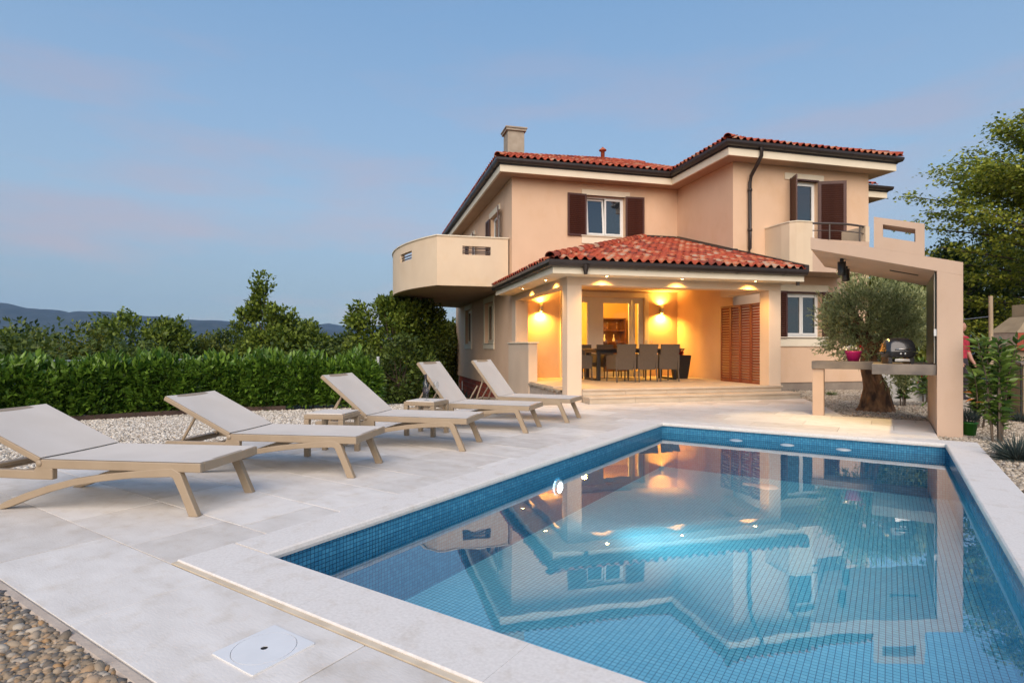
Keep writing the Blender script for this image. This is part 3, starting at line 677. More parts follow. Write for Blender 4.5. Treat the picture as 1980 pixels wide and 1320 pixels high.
MB().box(5.80, 10.57, 2.045, 2.3, -0.3, 0.218).build('plinth', 'plinth', HOUSE)
# brick foundation showing at the left side
fb = MB().box(0.075, 0.3, 5.4, 16.0, -1.6, -0.101).build('foundation', 'mortar', HOUSE)
bm_ = MB().box(-0.012, 0.012, 0, 0.40, 0, 0.175).mesh('brick', 'brick_red')
for row in range(6):
    y = 5.9 + (0.2 if row % 2 else 0.0)
    while y < 15.5:
        link('brick', bm_, fb, T((0.066, y, -0.29 - row * 0.20))); y += 0.418
MB().box(0.03, 0.075, 14.6, 14.75, -0.85, -0.35).build('cable_pipe', 'white_frame', fb)

# windows and shutters
window(front(UW[0], 5.03, UW[2]), UW[1] - UW[0], UW[3] - UW[2], 2, trim_top=(0.17, 0.18), sill=(0.17, 0.26), tilt=True)
sw_ = 0.66
for x0, a in ((UW[0] - sw_ - 0.005, 3), (UW[1] + 0.005, -3)):
    louvre('shutter', front(x0, 5.03 - 0.055, UW[2] - 0.03) @ Matrix.Rotation(R(a), 4, 'Z'), sw_, UW[3] - UW[2] + 0.06, 'shutter_brown', HOUSE)
MB().box(UW[0] - 0.03, UW[1] + 0.03, 5.0, 5.10, UW[3] + 0.0, UW[3] + 0.045).build('shutter_rail', 'shutter_brown', HOUSE)
window(front(WW[0], 2.02, WW[2]), WW[1] - WW[0], WW[3] - WW[2], 2, trim_top=(0.25, 0.25), sill=(0.25, 0.28))
louvre('shutter', front(WW[0] - 0.62, 2.02 - 0.055, WW[2] - 0.05), 0.6, WW[3] - WW[2] + 0.1, 'shutter_brown', HOUSE)
louvre('shutter', front(WW[1] + 0.02, 2.02 - 0.055, WW[2] - 0.05), 0.6, WW[3] - WW[2] + 0.1, 'shutter_brown', HOUSE)
for z in (WW[3], WW[2] - 0.05): MB().box(WW[0] - 0.03, WW[1] + 0.03, 1.97, 2.10, z, z + 0.045).build('shutter_rail', 'shutter_brown', HOUSE)
window(front(WD[0], 2.02, WD[2]), WD[1] - WD[0], WD[3] - WD[2], 1, trim_top=(0.2, 0.2))
MB().box(WD[0] - 0.03, WD[1] + 0.03, 1.98, 2.10, WD[3], WD[3] + 0.045).build('shutter_rail', 'shutter_brown', HOUSE)
louvre('shutter', front(WD[0], 2.0, WD[2] + 0.02) @ Matrix.Rotation(R(-112), 4, 'Z'), 0.52, WD[3] - WD[2], 'shutter_brown', HOUSE, mid=True)
louvre('shutter', front(WD[1], 2.0, WD[2] + 0.02) @ Matrix.Rotation(R(-22), 4, 'Z'), 0.80, WD[3] - WD[2], 'shutter_brown', HOUSE, fr=0.09, mid=True)
for a_, b_, c_, d_ in LW[:2]:
    window(leftf(b_, c_), b_ - a_, d_ - c_, 2, fm='cream_frame', trim_top=(0.15, 0.2), sill=(0.15, 0.22), side_trim=0.15)
for a_, b_, c_, d_ in LW[2:]:
    window(leftf(b_, c_), b_ - a_, d_ - c_, 2, trim_top=(0.15, 0.2))
    louvre('shutter', leftf(a_ - 0.01, c_, -0.05) @ Matrix.Rotation(R(-14), 4, 'Z'), 0.64, d_ - c_, 'shutter_brown', HOUSE)
    louvre('shutter', leftf(b_ + 0.67, c_, -0.05), 0.64, d_ - c_, 'shutter_brown', HOUSE)
# basement lights under the porch flank
b = MB(); b.box(-0.005, 0.035, 4.62, 5.32, -0.6, -0.12); b.build('basement_window', 'white_frame', HOUSE)
for k in range(3): MB().box(-0.012, -0.006, 4.66 + k * 0.22, 4.84 + k * 0.22, -0.55, -0.16).build('basement_pane', 'window_glass', HOUSE)

# porch: floor, steps, columns, beams, ceiling
def stone_row(b0, b1, q0, q1, z0, z1, n, parent, name, m, face='x'):
    d_ = (b1 - b0) / n
    for k in range(n): MB().box(b0 + k * d_ + 0.002, b0 + (k + 1) * d_ - 0.002, q0, q1, z0, z1).build(name, m, parent, bevel=0.003)
pf = MB().box(0.06, 5.70, 0.03, 5.025, -0.3, FL - 0.045).build('porch_floor', 'step_stone', HOUSE)
for i in range(6):
    for k in range(5):
        p0, q0 = 0.36 + i * 0.905, -0.055 if k == 0 else -0.0 + k * 1.005
        MB().box(p0 - (0.36 if (i == 0 and k > 0) else 0.0) + 0.002, p0 + (0.905 if i < 5 else 0.86) - 0.002, q0 + 0.002, (k + 1) * 1.005 - 0.002, FL - 0.043, FL).build('floor_slab', 'step_stone', pf, bevel=0.004)
stone_row(0.36, 5.72, -0.022, 0.028, 0.155, FL - 0.045, 5, pf, 'riser', 'step_stone')
st = MB().box(0.37, 5.90, -0.42, 0.02, -0.1, 0.11).build('step', 'step_stone', HOUSE)
stone_row(0.34, 5.94, -0.47, -0.024, 0.112, 0.152, 5, st, 'tread', 'step_stone'); stone_row(0.36, 5.92, -0.445, -0.422, -0.05, 0.110, 5, st, 'riser', 'step_stone')
# rough broken slab edge on the open flank, plain rendered side below it
rng = random.Random(4); n = 34; fl = MB(); v = []
for k in range(n):
    q = 0.36 + k * (2.74 / (n - 1)); v.append((q, -0.035 - rng.uniform(0.0, 0.012), 0.215 - 0.055 * rng.random() ** 2))
fl.add([(0.06, q, 0.2565) for q, _, _ in v] + [(o_, q, 0.2565) for q, o_, z in v] + [(o_ + 0.004, q, z) for q, o_, z in v] + [(0.03, q, z + 0.01) for q, o_, z in v],
       [(a * n + i, a * n + i + 1, (a + 1) * n + i + 1, (a + 1) * n + i) for a in range(3) for i in range(n - 1)])
fl.build('rough_edge', 'chimney_stone', HOUSE)
MB().box(0.01, 0.058, 0.36, 4.59, -0.6, 0.225).build('flank_wall', 'concrete_kerb', HOUSE)
MB().side([(0.4, -0.6), (4.5, -0.6), (4.5, -0.34), (0.4, 0.06)], -0.36, -0.06, M=Matrix(((0, 1, 0, 0), (1, 0, 0, 0), (0, 0, 1, 0), (0, 0, 0, 1)))).build('ramp_wall', 'concrete_kerb', HOUSE)
CB = 2.69
MB().box(0, 0.35, 0, 0.35, -0.05, CB).build('column', 'stucco_porch', HOUSE, bevel=0.006)
MB().box(5.37, 5.72, 0, 0.35, -0.05, CB).build('column', 'stucco_porch', HOUSE, bevel=0.006)
MB().box(0.0, 0.40, 4.60, 5.028, -0.6, CB).build('column', 'stucco_porch', HOUSE, bevel=0.006)
MB().box(-0.02, 0.24, 3.10, 5.40, -0.12, 1.37).build('low_wall', 'stucco_porch', HOUSE, bevel=0.006)
MB().box(-0.05, 0.28, 3.05, 5.43, 1.372, 1.41).build('low_wall_cap', 'trim', HOUSE, bevel=0.004)
MB().box(0.0, 5.72, 0.0, 0.35, CB + 0.001, 3.02).build('beam', 'stucco_porch', HOUSE, bevel=0.006)
MB().box(0.0, 0.35, 0.351, 5.028, CB + 0.001, 3.02).build('beam', 'stucco_porch', HOUSE, bevel=0.006)
MB().box(5.37, 5.72, 0.351, 2.018, CB + 0.001, 3.02).build('beam', 'stucco_porch', HOUSE, bevel=0.006)
MB().box(0.36, 5.783, 0.36, 5.028, 3.12, 3.16).build('ceiling', 'stucco_porch', HOUSE)
# porch soffit, fascia and gutter
PE = 0.52
b = MB(); b.prism([(-PE, -PE), (5.95, -PE), (5.95, -0.002), (-0.002, -0.002), (-0.002, 5.0), (-PE, 5.0)], 2.872, 2.90); b.build('soffit', 'trim', HOUSE)
path = [(-PE, 5.02), (-PE, -PE), (5.95, -PE), (5.95, 1.99)]
MB().sweep([(a, c) for a, c in path], [(-0.05, 2.901), (0.004, 2.865), (0.004, 3.05), (-0.05, 3.05)][::1]).build('fascia', 'trim', HOUSE)
def gut(z): 
    pr = [(0.006 + 0.075 - 0.075 * math.cos(a), z - 0.085 * math.sin(a)) for a in [math.pi * k / 6 for k in range(7)]]
    return pr + [(0.156, z + 0.018), (0.166, z + 0.012), (0.165, z - 0.004)] [:1] + [(0.14, z + 0.0), (0.081, z - 0.03), (0.02, z + 0.0)]
def gutter(pth, z, name='gutter'):
    o = MB().sweep(pth, [(0.005, z - 0.12), (0.012, z), (0.03, z), (0.055, z - 0.06), (0.11, z - 0.06), (0.135, z + 0.01), (0.152, z + 0.015), (0.150, z - 0.05), (0.118, z - 0.112), (0.06, z - 0.13)]).build(name, 'gutter', HOUSE)
    for i in range(len(pth) - 1):
        a, c = Vector(pth[i]), Vector(pth[i + 1]); L_ = (c - a).length; t_ = (c - a).normalized(); n_ = int(L_ / 1.15)
        for k in range(n_):
            s_ = a + t_ * (k + 0.5) * L_ / n_; s2 = s_ + t_ * 0.03
            MB().sweep([tuple(s_), tuple(s2)], [(0.0, z + 0.006), (0.158, z + 0.019), (0.157, z - 0.052), (0.122, z - 0.12), (0.06, z - 0.138), (0.0, z - 0.125)]).build('gutter_clip', 'gutter', o)
    return o
gutter([(-PE, 5.0), (-PE, -PE), (5.96, -PE)], 3.13)
MB().lathe([(0.09, 0.16), (0.075, 0.10), (0.045, 0.0), (0.04, -0.05)], 10, (0.20, -PE - 0.09, 2.90)).build('gutter_outlet', 'gutter', HOUSE)
# soffit downlights
for k, (p, q) in enumerate(((0.855, -0.26), (2.775, -0.26), (4.77, -0.26), (-0.26, 0.79), (-0.26, 2.84))):
    o = MB().lathe([(0.055, 2.8715), (0.06, 2.863), (0.045, 2.860), (0.04, 2.868)], 14, (p, q, 0)).build('downlight', 'steel', HOUSE)
    MB().disc((p, q, 2.866), 0.04, 14).build('bulb', 'spot_glow', o)
    lamp('downlight_beam', 'SPOT', (p, q, 2.845), 44, (1.0, 0.52, 0.11), HOUSE, (0.0 if p > -0.2 else 0.42, 0.42 if p > -0.2 else 0.0, -1), 120, 0.7, 0.03)

# tiled roofs -------------------------------------------------------------
TW, TE = 0.215, 0.36
def tile_template(w_=TW, l_=0.42):
    xs = np.linspace(0, 1, 9); prof = []
    for x in xs:
        z = 0.062 * math.sin(math.pi * x / 0.62) if x < 0.62 else -0.014 * math.sin(math.pi * (x - 0.62) / 0.38)
        prof.append((x * w_, max(z, -0.02)))
    V = [(x, 0.0, z + 0.024) for x, z in prof] + [(x, l_, z + 0.0) for x, z in prof] + [(x, 0.004, z + 0.006) for x, z in prof]
    n = len(prof); Fc = [(i, i + 1, n + i + 1, n + i) for i in range(n - 1)] + [(i + 1, i, 2 * n + i, 2 * n + i + 1) for i in range(n - 1)]
    return V, Fc
TT = tile_template()
tile_me = MB(); tile_me.add(TT[0], TT[1], True); tile_me = tile_me.mesh('roof_tile', 'roof_tile')
def roof_face(roof, E, a, up, poly, n_ind, x0=0.0):
    """E eave origin, a along eave, up = unit slope vector, poly in (along, up) coordinates"""
    E, a, up = Vector(E), Vector(a).normalized(), Vector(up).normalized(); nrm = a.cross(up).normalized()
    xs = [p[0] for p in poly]; ys = [p[1] for p in poly]; L_ = []
    for j in range(int(max(ys) / TE) + 1):
        for i in range(int((max(xs) - min(xs)) / TW) + 1):
            x, y = min(xs) + x0 + i * TW, j * TE
            if in_poly(np.array([x + TW / 2]), np.array([y + 0.12]), poly)[0]: L_.append((x, y))
    L_.sort(key=lambda t: t[1])
    rnd = random.Random(len(L_))
    B = Matrix((a, up, nrm)).transposed().to_4x4()
    for x, y in L_[:n_ind]:
        M_ = B.copy(); M_.translation = E + a * x + up * y + nrm * rnd.uniform(0.0, 0.012)
        link('roof_tile', tile_me, roof, M_ @ Matrix.Rotation(rnd.uniform(-0.03, 0.03), 4, 'Z'))
    rest = L_[n_ind:]
    if rest:
        pos = np.array([tuple(E + a * x + up * y + nrm * rnd.uniform(0, 0.006)) for x, y in rest]); k = len(rest)
        V, Fc = stamp(TT[0], TT[1], pos, np.tile(np.array(a), (k, 1)), np.tile(np.array(up), (k, 1)), np.tile(np.array(nrm), (k, 1)))
        tag(link('roof_tiles', npmesh('roof_tiles', V, Fc, 'roof_tile', True), roof), kind='stuff')
def caps(roof, A, B_, rad=0.105, step=0.36, first=None):
    A, B_ = Vector(A), Vector(B_); d_ = (B_ - A); L_ = d_.length; d_.normalize(); n_ = max(1, int(L_ / step)); s_ = d_.cross(Vector((0, 0, 1))).normalized(); up = s_.cross(d_).normalized()
    b = MB(); pr = [(math.cos(math.pi * k / 8), math.sin(math.pi * k / 8)) for k in range(9)]
    v = [(c * rad * 1.08, 0, s__ * rad * 1.0 + 0.018) for c, s__ in pr] + [(c * rad * 0.92, 0.42, s__ * rad * 0.9) for c, s__ in pr] + [(c * rad * 0.95, 0.005, s__ * rad * 0.86 + 0.018) for c, s__ in pr]
    b.add(v, [(i + 1, i, 9 + i, 9 + i + 1) for i in range(8)] + [(i, i + 1, 18 + i + 1, 18 + i) for i in range(8)], True); me = b.mesh('ridge_tile', 'roof_tile')
    Mx = Matrix((s_, d_, up)).transposed().to_4x4()
    for k in range(n_):
        M_ = Mx.copy(); M_.translation = A + d_ * (k * L_ / n_); link('ridge_tile', me, roof, M_)
# porch roof: front slope rising to the house wall, left slope, hip between
ZE = 3.155; EP = 0.64
A0, B0, C0, D0 = (-EP, -EP, ZE), (5.97, -EP, ZE), (5.97, 5.02, ZE + 0.307 * 5.66), (4.54, 5.02, ZE + 0.307 * 5.66)
pr_ = MB(); dz = 0.05
pr_.add([(x, y, z - 0.02) for x, y, z in (A0, B0, C0, D0)], [(0, 1, 2, 3)]); pr_.add([(x, y, z - 0.02) for x, y, z in (A0, D0, (-EP, 5.02, ZE))], [(0, 1, 2)])
pr_.add([(5.969, -EP, ZE - 0.12), (5.969, -EP, ZE - 0.02), (5.969, 2.0, ZE - 0.02 + 0.307 * 2.64), (5.969, 2.0, ZE - 0.12 + 0.307 * 2.64)], [(0, 1, 2, 3)])
PR_ = pr_.build('porch_roof', 'roof_deck', HOUSE)
up = Vector((0, 1, 0.307)).normalized(); Ls = 5.66 / up.y; Wf = 5.97 + EP
hipx = 4.54 + EP
# front slope split at the wing wall: full width to q=2, then only to p=5.78
k2 = 2.66 / up.y
roof_face(PR_, (-EP, -EP, ZE), (1, 0, 0), up, [(0.10, 0), (Wf, 0), (Wf, k2), (5.785 + EP, k2), (5.785 + EP, Ls), (hipx, Ls)], 300)
up2 = Vector((5.18, 0, 0.307 * 5.66)).normalized()
roof_face(PR_, (-EP, 5.02, ZE), (0, -1, 0), up2, [(0, 0), (5.60, 0), (0.0, 5.18 / up2.x)], 30)
caps(PR_, (-EP + 0.02, -EP + 0.02, ZE + 0.03), (4.54, 5.0, D0[2] + 0.02), 0.115)
b = MB()
zc = lambda q: ZE + 0.307 * (q + EP)
b.add([(5.87, -EP, zc(-EP) + 0.03), (5.87, -EP, zc(-EP) + 0.10), (6.00, -EP, zc(-EP) + 0.10), (6.00, -EP, zc(-EP) - 0.06), (5.87, 2.0, zc(2.0) + 0.03), (5.87, 2.0, zc(2.0) + 0.10), (6.00, 2.0, zc(2.0) + 0.10), (6.00, 2.0, zc(2.0) - 0.06)],
      [(0, 1, 2, 3), (1, 5, 6, 2), (2, 6, 7, 3), (7, 6, 5, 4), (0, 4, 5, 1)])
b.add([(5.68, 2.0, zc(2.0) + 0.05), (5.784, 2.0, zc(2.0) + 0.13), (5.784, 5.02, zc(5.02) + 0.13), (5.68, 5.02, zc(5.02) + 0.05)], [(0, 1, 2, 3)])
b.box(5.68, 5.90, 1.96, 2.018, zc(2.0) - 0.02, zc(2.0) + 0.12)
b.box(4.3, 5.68, 4.93, 5.028, zc(5.0) - 0.02, zc(5.0) + 0.10)
b.build('flashing', 'gutter', PR_)

# main roof and wing roof
O = 0.5; ZG = 6.985; TP = 0.38
ov = [(-O, 16.5), (-O, 5.03 - O), (5.785 - O, 5.03 - O), (5.785 - O, 2.02 - O), (10.59 + O, 2.02 - O), (10.59 + O, 4.6 - O), (13.1 + O, 4.6 - O), (13.1 + O, 16.5)]
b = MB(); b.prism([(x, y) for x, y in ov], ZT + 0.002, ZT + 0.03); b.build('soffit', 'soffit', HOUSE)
MB().sweep(ov, [(-0.06, ZT - 0.006), (0.004, ZT - 0.006), (0.004, ZT + 0.20), (-0.06, ZT + 0.20)]).build('fascia', 'trim', HOUSE)
MB().sweep(ov, [(-0.05, ZT + 0.201), (0.03, ZT + 0.201), (0.03, ZG - 0.03), (-0.05, ZG - 0.03)]).build('eaves_board', 'gutter', HOUSE)
gutter([(a, c) for a, c in ov], ZG - 0.03)
E2 = O + 0.14
mr = MB(); x0, x1, y0, y1 = -E2, 13.1 + E2, 5.03 - E2, 16.3 + E2; hm = (y1 - y0) / 2; zr = ZG + TP * hm
C = [(x0, y0, ZG), (x1, y0, ZG), (x1, y1, ZG), (x0, y1, ZG), (x0 + hm, y0 + hm, zr), (x1 - hm, y0 + hm, zr)]
mr.add([(a, c, z - 0.02) for a, c, z in C], [(0, 1, 5, 4), (1, 2, 5), (2, 3, 4, 5), (3, 0, 4)])
MR = mr.build('roof', 'roof_deck', HOUSE)
up = Vector((0, 1, TP)).normalized(); Lm = hm / up.y; Wm = x1 - x0
roof_face(MR, (x0, y0, ZG), (1, 0, 0), up, [(0.05, 0), (5.785 - E2 - x0 + 0.2, 0), (5.785 - E2 - x0 + 2.2, 2.2 / up.y), (Wm - hm, Lm), (hm, Lm)], 250)
roof_face(MR, (10.59 + O - 0.4, 4.6 - E2, ZG), (1, 0, 0), up, [(0, 0), (13.1 + E2 - 10.69 - O, 0), (1.0, 1.6), (0, 1.6)], 60)
MB().add([(10.3, 4.6 - E2, ZG - 0.02), (13.1 + E2, 4.6 - E2, ZG - 0.02), (13.1 + E2 - 2, 4.6 - E2 + 2, ZG + 2 * TP - 0.02), (10.3, 4.6 - E2 + 2, ZG + 2 * TP - 0.02)], [(0, 1, 2, 3)]).build('roof_corner', 'roof_deck', HOUSE)
upl = Vector((1, 0, TP)).normalized()
roof_face(MR, (x0, y1, ZG), (0, -1, 0), upl, [(0, 0), (y1 - y0, 0), (y1 - y0 - hm, hm / upl.x)], 0)
caps(MR, (x0 + 0.03, y0 + 0.03, ZG + 0.03), (x0 + hm, y0 + hm, zr + 0.02)); caps(MR, (x0 + hm, y0 + hm, zr + 0.02), (x1 - hm, y0 + hm, zr + 0.02))
wr = MB(); a0, a1, b0_ = 5.785 - E2, 10.59 + E2, 2.02 - E2; hw_ = (a1 - a0) / 2; zw = ZG + TP * hw_
wr.add([(x, y, z - 0.02) for x, y, z in ((a0, b0_, ZG), (a1, b0_, ZG), (a0 + hw_, b0_ + hw_, zw), (a0, 7.5, ZG), (a0 + hw_, 9.5, zw), (a1, 7.5, ZG))], [(0, 1, 2), (0, 2, 4, 3), (1, 5, 4, 2)])
WR = wr.build('wing_roof', 'roof_deck', HOUSE)
roof_face(WR, (a0, b0_, ZG), (1, 0, 0), up, [(0.05, 0), (a1 - a0, 0), (hw_, hw_ / up.y)], 120)
roof_face(WR, (a0, 4.6, ZG), (0, -1, 0), upl, [(0, 0), (4.6 - b0_, 0), (4.6 - b0_ - hw_, hw_ / upl.x), (-2.0, hw_ / upl.x)], 60)
roof_face(WR, (a1, b0_, ZG), (0, 1, 0), Vector((-1, 0, TP)).normalized(), [(0, 0), (3.5, 0), (3.5, 3.2), (hw_, hw_ / upl.x)], 0)
caps(WR, (a0 + 0.03, b0_ + 0.03, ZG + 0.03), (a0 + hw_, b0_ + hw_, zw + 0.02)); caps(WR, (a1 - 0.03, b0_ + 0.03, ZG + 0.03), (a0 + hw_, b0_ + hw_, zw + 0.02))
# chimney and vent
ch = MB(); ch.box(0.36, 0.96, 7.0, 7.62, 7.1, 8.82); ch.build('chimney', 'chimney_stone', MR, bevel=0.01)
ch = MB(); ch.box(0.30, 1.02, 6.94, 7.68, 8.822, 8.90); ch.box(0.27, 1.05, 6.91, 7.71, 8.901, 8.95); ch.build('chimney_cap', 'chimney_stone', MR, bevel=0.006)
vt = Vector((4.95, 9.35)); MB().lathe([(0.08, 8.6), (0.08, 9.28), (0.15, 9.28), (0.15, 9.32), (0.05, 9.40), (0.0, 9.45)], 12, (vt.x, vt.y, 0)).build('roof_vent', 'roof_tile', MR)
# downpipe
px, py = 6.28, 2.02 - 0.09
MB().tube([(6.28, 1.42, 6.84), (6.28, 1.44, 6.62), (6.28, 1.62, 6.42), (6.28, 1.88, 6.18), (6.28, py, 6.0), (6.28, py, 5.0), (6.28, py, 4.1), (6.22, 1.9, 3.98)], 0.052, 10).build('downpipe', 'gutter', HOUSE)
for z in (5.75, 4.6): MB().lathe([(0.053, z), (0.066, z), (0.066, z + 0.07), (0.053, z + 0.07)], 10, (6.28, py, 0)).build('pipe_bracket', 'gutter', HOUSE)
MB().tube([(5.86, -0.42, 3.0), (5.86, -0.42, 2.78)], 0.04, 8).build('gutter_spout', 'gutter', HOUSE)

# left balcony: straight front, bowed side, slotted openings
def arc3(A, B_, C_, n_):
    (ax, ay), (bx, by), (cx, cy_) = A, B_, C_
    d_ = 2 * (ax * (by - cy_) + bx * (cy_ - ay) + cx * (ay - by))
    ux = ((ax**2 + ay**2) * (by - cy_) + (bx**2 + by**2) * (cy_ - ay) + (cx**2 + cy_**2) * (ay - by)) / d_
    uy = ((ax**2 + ay**2) * (cx - bx) + (bx**2 + by**2) * (ax - cx) + (cx**2 + cy_**2) * (bx - ax)) / d_
    r_ = math.dist((ux, uy), A); t0 = math.atan2(ay - uy, ax - ux); t1 = math.atan2(cy_ - uy, cx - ux); tm = math.atan2(by - uy, bx - ux)
    while t1 > t0: t1 -= 2 * math.pi
    while tm > t0: tm -= 2 * math.pi
    if tm < t1:
        while t1 < t0: t1 += 2 * math.pi
    return [(ux + r_ * math.cos(t0 + (t1 - t0) * k / n_), uy + r_ * math.sin(t0 + (t1 - t0) * k / n_)) for k in range(n_ + 1)]
bow = arc3((-2.31, 5.32), (-3.45, 9.0), (-2.2, 13.2), 40); 
BZ0, BZ1 = 3.18, 4.70
BAL = MB()
outl = [(0.0, 5.36)] + [(a + 0.04, max(c, 5.36)) for a, c in bow] + [(-0.97, 14.66), (0.0, 15.15)]
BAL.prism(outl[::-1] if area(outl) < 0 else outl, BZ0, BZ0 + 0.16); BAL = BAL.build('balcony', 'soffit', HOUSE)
def par_wall(path, z0, z1, th, m, parent, holes=()):
    """parapet along a plan path (solid side to the right of travel is outside); holes (i0,i1,za,zb) by path index"""
    b = MB(); n_ = len(path)
    nr = []
    for i in range(n_):
        a, c = Vector(path[max(i - 1, 0)]), Vector(path[min(i + 1, n_ - 1)]); d_ = (c - a).normalized(); nr.append(Vector((d_.y, -d_.x)))
    inn = [Vector(path[i]) - nr[i] * th for i in range(n_)]; out_ = [Vector(p) for p in path]
    def strip(i, za, zb):
        a, c, e, f_ = out_[i], out_[i + 1], inn[i + 1], inn[i]
        v = [(a.x, a.y, za), (c.x, c.y, za), (e.x, e.y, za), (f_.x, f_.y, za), (a.x, a.y, zb), (c.x, c.y, zb), (e.x, e.y, zb), (f_.x, f_.y, zb)]
        b.add(v, [(0, 1, 5, 4), (2, 3, 7, 6), (4, 5, 6, 7), (3, 2, 1, 0)])
        return v
    for i in range(n_ - 1):
        h = [h for h in holes if h[0] <= i < h[1]]
        if not h: strip(i, z0, z1)
        else: strip(i, z0, h[0][2]); strip(i, h[0][3], z1)
    for h in holes:
        for i in (h[0], h[1]): b.add([(out_[i].x, out_[i].y, h[2]), (inn[i].x, inn[i].y, h[2]), (inn[i].x, inn[i].y, h[3]), (out_[i].x, out_[i].y, h[3])], [(0, 1, 2, 3)])
    for i in (0, n_ - 1): b.add([(out_[i].x, out_[i].y, z0), (inn[i].x, inn[i].y, z0), (inn[i].x, inn[i].y, z1), (out_[i].x, out_[i].y, z1)], [(0, 1, 2, 3)])
    return b
fpath = [(-2.31 + 2.26 * k / 20, 5.32) for k in range(21)]
par_wall(fpath, BZ0 - 0.004, BZ1, 0.15, 'cream', BAL, [(7, 15, 4.15, 4.42)]).build('parapet', 'cream', BAL)
par_wall(bow[::-1], BZ0 - 0.004, BZ1, 0.15, 'cream', BAL, [(28, 33, 4.15, 4.42), (12, 17, 4.15, 4.42)]).build('parapet', 'cream', BAL)
par_wall([(0.0, 15.2), (-1.0, 14.7), bow[-1]], BZ0 + 0.002, BZ1, 0.15, 'cream', BAL).build('parapet', 'cream', BAL)
b = MB(); b.sweep([(-0.02, 5.32)] + bow, [(-0.03, BZ1 + 0.002), (0.15 + 0.03, BZ1 + 0.002), (0.18, BZ1 + 0.035), (-0.03, BZ1 + 0.035)]); 
bo = MB(); bo.sweep(([(-0.02, 5.32)] + bow)[::-1], [(-0.18, BZ1 + 0.002), (0.03, BZ1 + 0.002), (0.03, BZ1 + 0.035), (-0.18, BZ1 + 0.035)]); bo.build('parapet_cap', 'trim', BAL)
for z in (4.22, 4.27, 4.36):
    MB().tube([(fpath[7][0], 5.38, z), (fpath[15][0], 5.38, z)], 0.016, 6).build('rail', 'rail_metal', BAL)
for i0, i1 in ((28, 33), (12, 17)):
    pb = bow[::-1]
    for z in (4.21, 4.30): MB().tube([(pb[i][0] + 0.06, pb[i][1], z) for i in range(i0, i1 + 1)], 0.02, 6).build('rail', 'rail_metal', BAL)

# wing balcony with a curved steel railing
WB = MB(); wp = [(6.87, 2.015), (6.87, 1.06), (7.01, 0.93), (9.44, 0.93), (9.44, 2.015)]
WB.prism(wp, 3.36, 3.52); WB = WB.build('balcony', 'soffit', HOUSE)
par_wall([(6.86, 2.015), (6.86, 1.35), (6.90, 1.08), (7.02, 0.95), (7.22, 0.92), (7.52, 0.92)], 3.352, 4.71, 0.15, 'cream', WB).build('parapet', 'cream', WB)
par_wall([(7.521, 0.92), (9.45, 0.92), (9.45, 1.5)], 3.352, 4.26, 0.15, 'shelter_stucco', WB).build('parapet', 'shelter_stucco', WB)
par_wall([(9.32, 0.92), (9.46, 0.92), (9.46, 2.0)], 4.262, 4.70, 0.15, 'cream', WB).build('parapet', 'cream', WB)
MB().sweep([(6.86, 2.015), (6.86, 1.35), (6.90, 1.08), (7.02, 0.95), (7.22, 0.92), (7.52, 0.92)], [(-0.17, 4.712), (0.02, 4.712), (0.02, 4.742), (-0.17, 4.742)]).build('parapet_cap', 'trim', WB)
rail = [(7.5 + 1.9 * t, 1.0 - 0.16 * math.sin(math.pi * t), 0) for t in [k / 14 for k in range(15)]]
MB().tube([(x, y, 4.70) for x, y, _ in rail], 0.032, 8).build('handrail', 'rail_metal', WB)
MB().tube([(x, y, 4.50) for x, y, _ in rail], 0.014, 6).build('rail', 'rail_metal', WB)
for k in (4, 12): MB().tube([(rail[k][0], rail[k][1], 4.255), (rail[k][0], rail[k][1], 4.69)], 0.022, 8).build('baluster', 'rail_metal', WB)

# sliding door and the lit room behind it
dx0, dx1, dz1 = DR[0], DR[1], DR[3]
b = MB(); b.box(dx0 - 0.16, dx0 - 0.001, 4.985, 5.0295, FL, dz1 + 0.16); b.box(dx1 + 0.001, dx1 + 0.16, 4.985, 5.0295, FL, dz1 + 0.16); b.box(dx0, dx1, 4.985, 5.0295, dz1 + 0.001, dz1 + 0.16)
b.build('door_surround', 'trim', HOUSE, bevel=0.004)
dr = MB(); y0, y1 = 5.10, 5.19
dr.box(dx0, dx0 + 0.07, y0, y1, FL, dz1); dr.box(dx1 - 0.07, dx1, y0, y1, FL, dz1); dr.box(dx0 + 0.07, dx1 - 0.07, y0, y1, dz1 - 0.07, dz1); dr.box(dx0 + 0.07, dx1 - 0.07, y0, y1, FL, FL + 0.05)
DOOR = dr.build('door', 'white_frame', HOUSE, bevel=0.004)
for a, c in ((dx0 + 0.07, 2.66), (3.02, 4.14), (4.16, dx1 - 0.07)):
    s = MB(); s.box(a, a + 0.10, y0 + 0.01, y1 - 0.02, FL + 0.05, dz1 - 0.07); s.box(c - 0.10, c, y0 + 0.01, y1 - 0.02, FL + 0.05, dz1 - 0.07)
    s.box(a + 0.1, c - 0.1, y0 + 0.01, y1 - 0.02, FL + 0.05, FL + 0.16); s.box(a + 0.1, c - 0.1, y0 + 0.01, y1 - 0.02, dz1 - 0.18, dz1 - 0.07); s.build('sash', 'white_frame', DOOR, bevel=0.004)
    MB().box(a + 0.095, c - 0.095, y0 + 0.035, y0 + 0.045, FL + 0.155, dz1 - 0.175).build('pane', 'door_glass', DOOR)
MB().box(2.66, 3.02, y0, y1, FL + 0.05, dz1 - 0.07).build('mullion', 'white_frame', DOOR)
rm = MB(); 
for bx_ in ((1.2, 5.75, 8.6, 8.7, FL, 3.2), (1.1, 1.2, 5.34, 8.7, FL, 3.2), (5.65, 5.75, 5.34, 8.6, FL, 3.2), (1.2, 5.65, 5.34, 8.6, 3.1, 3.2), (1.2, 5.65, 5.34, 8.6, FL - 0.1, FL)): rm.box(*bx_)
rm.build('room', 'room_wall', HOUSE)
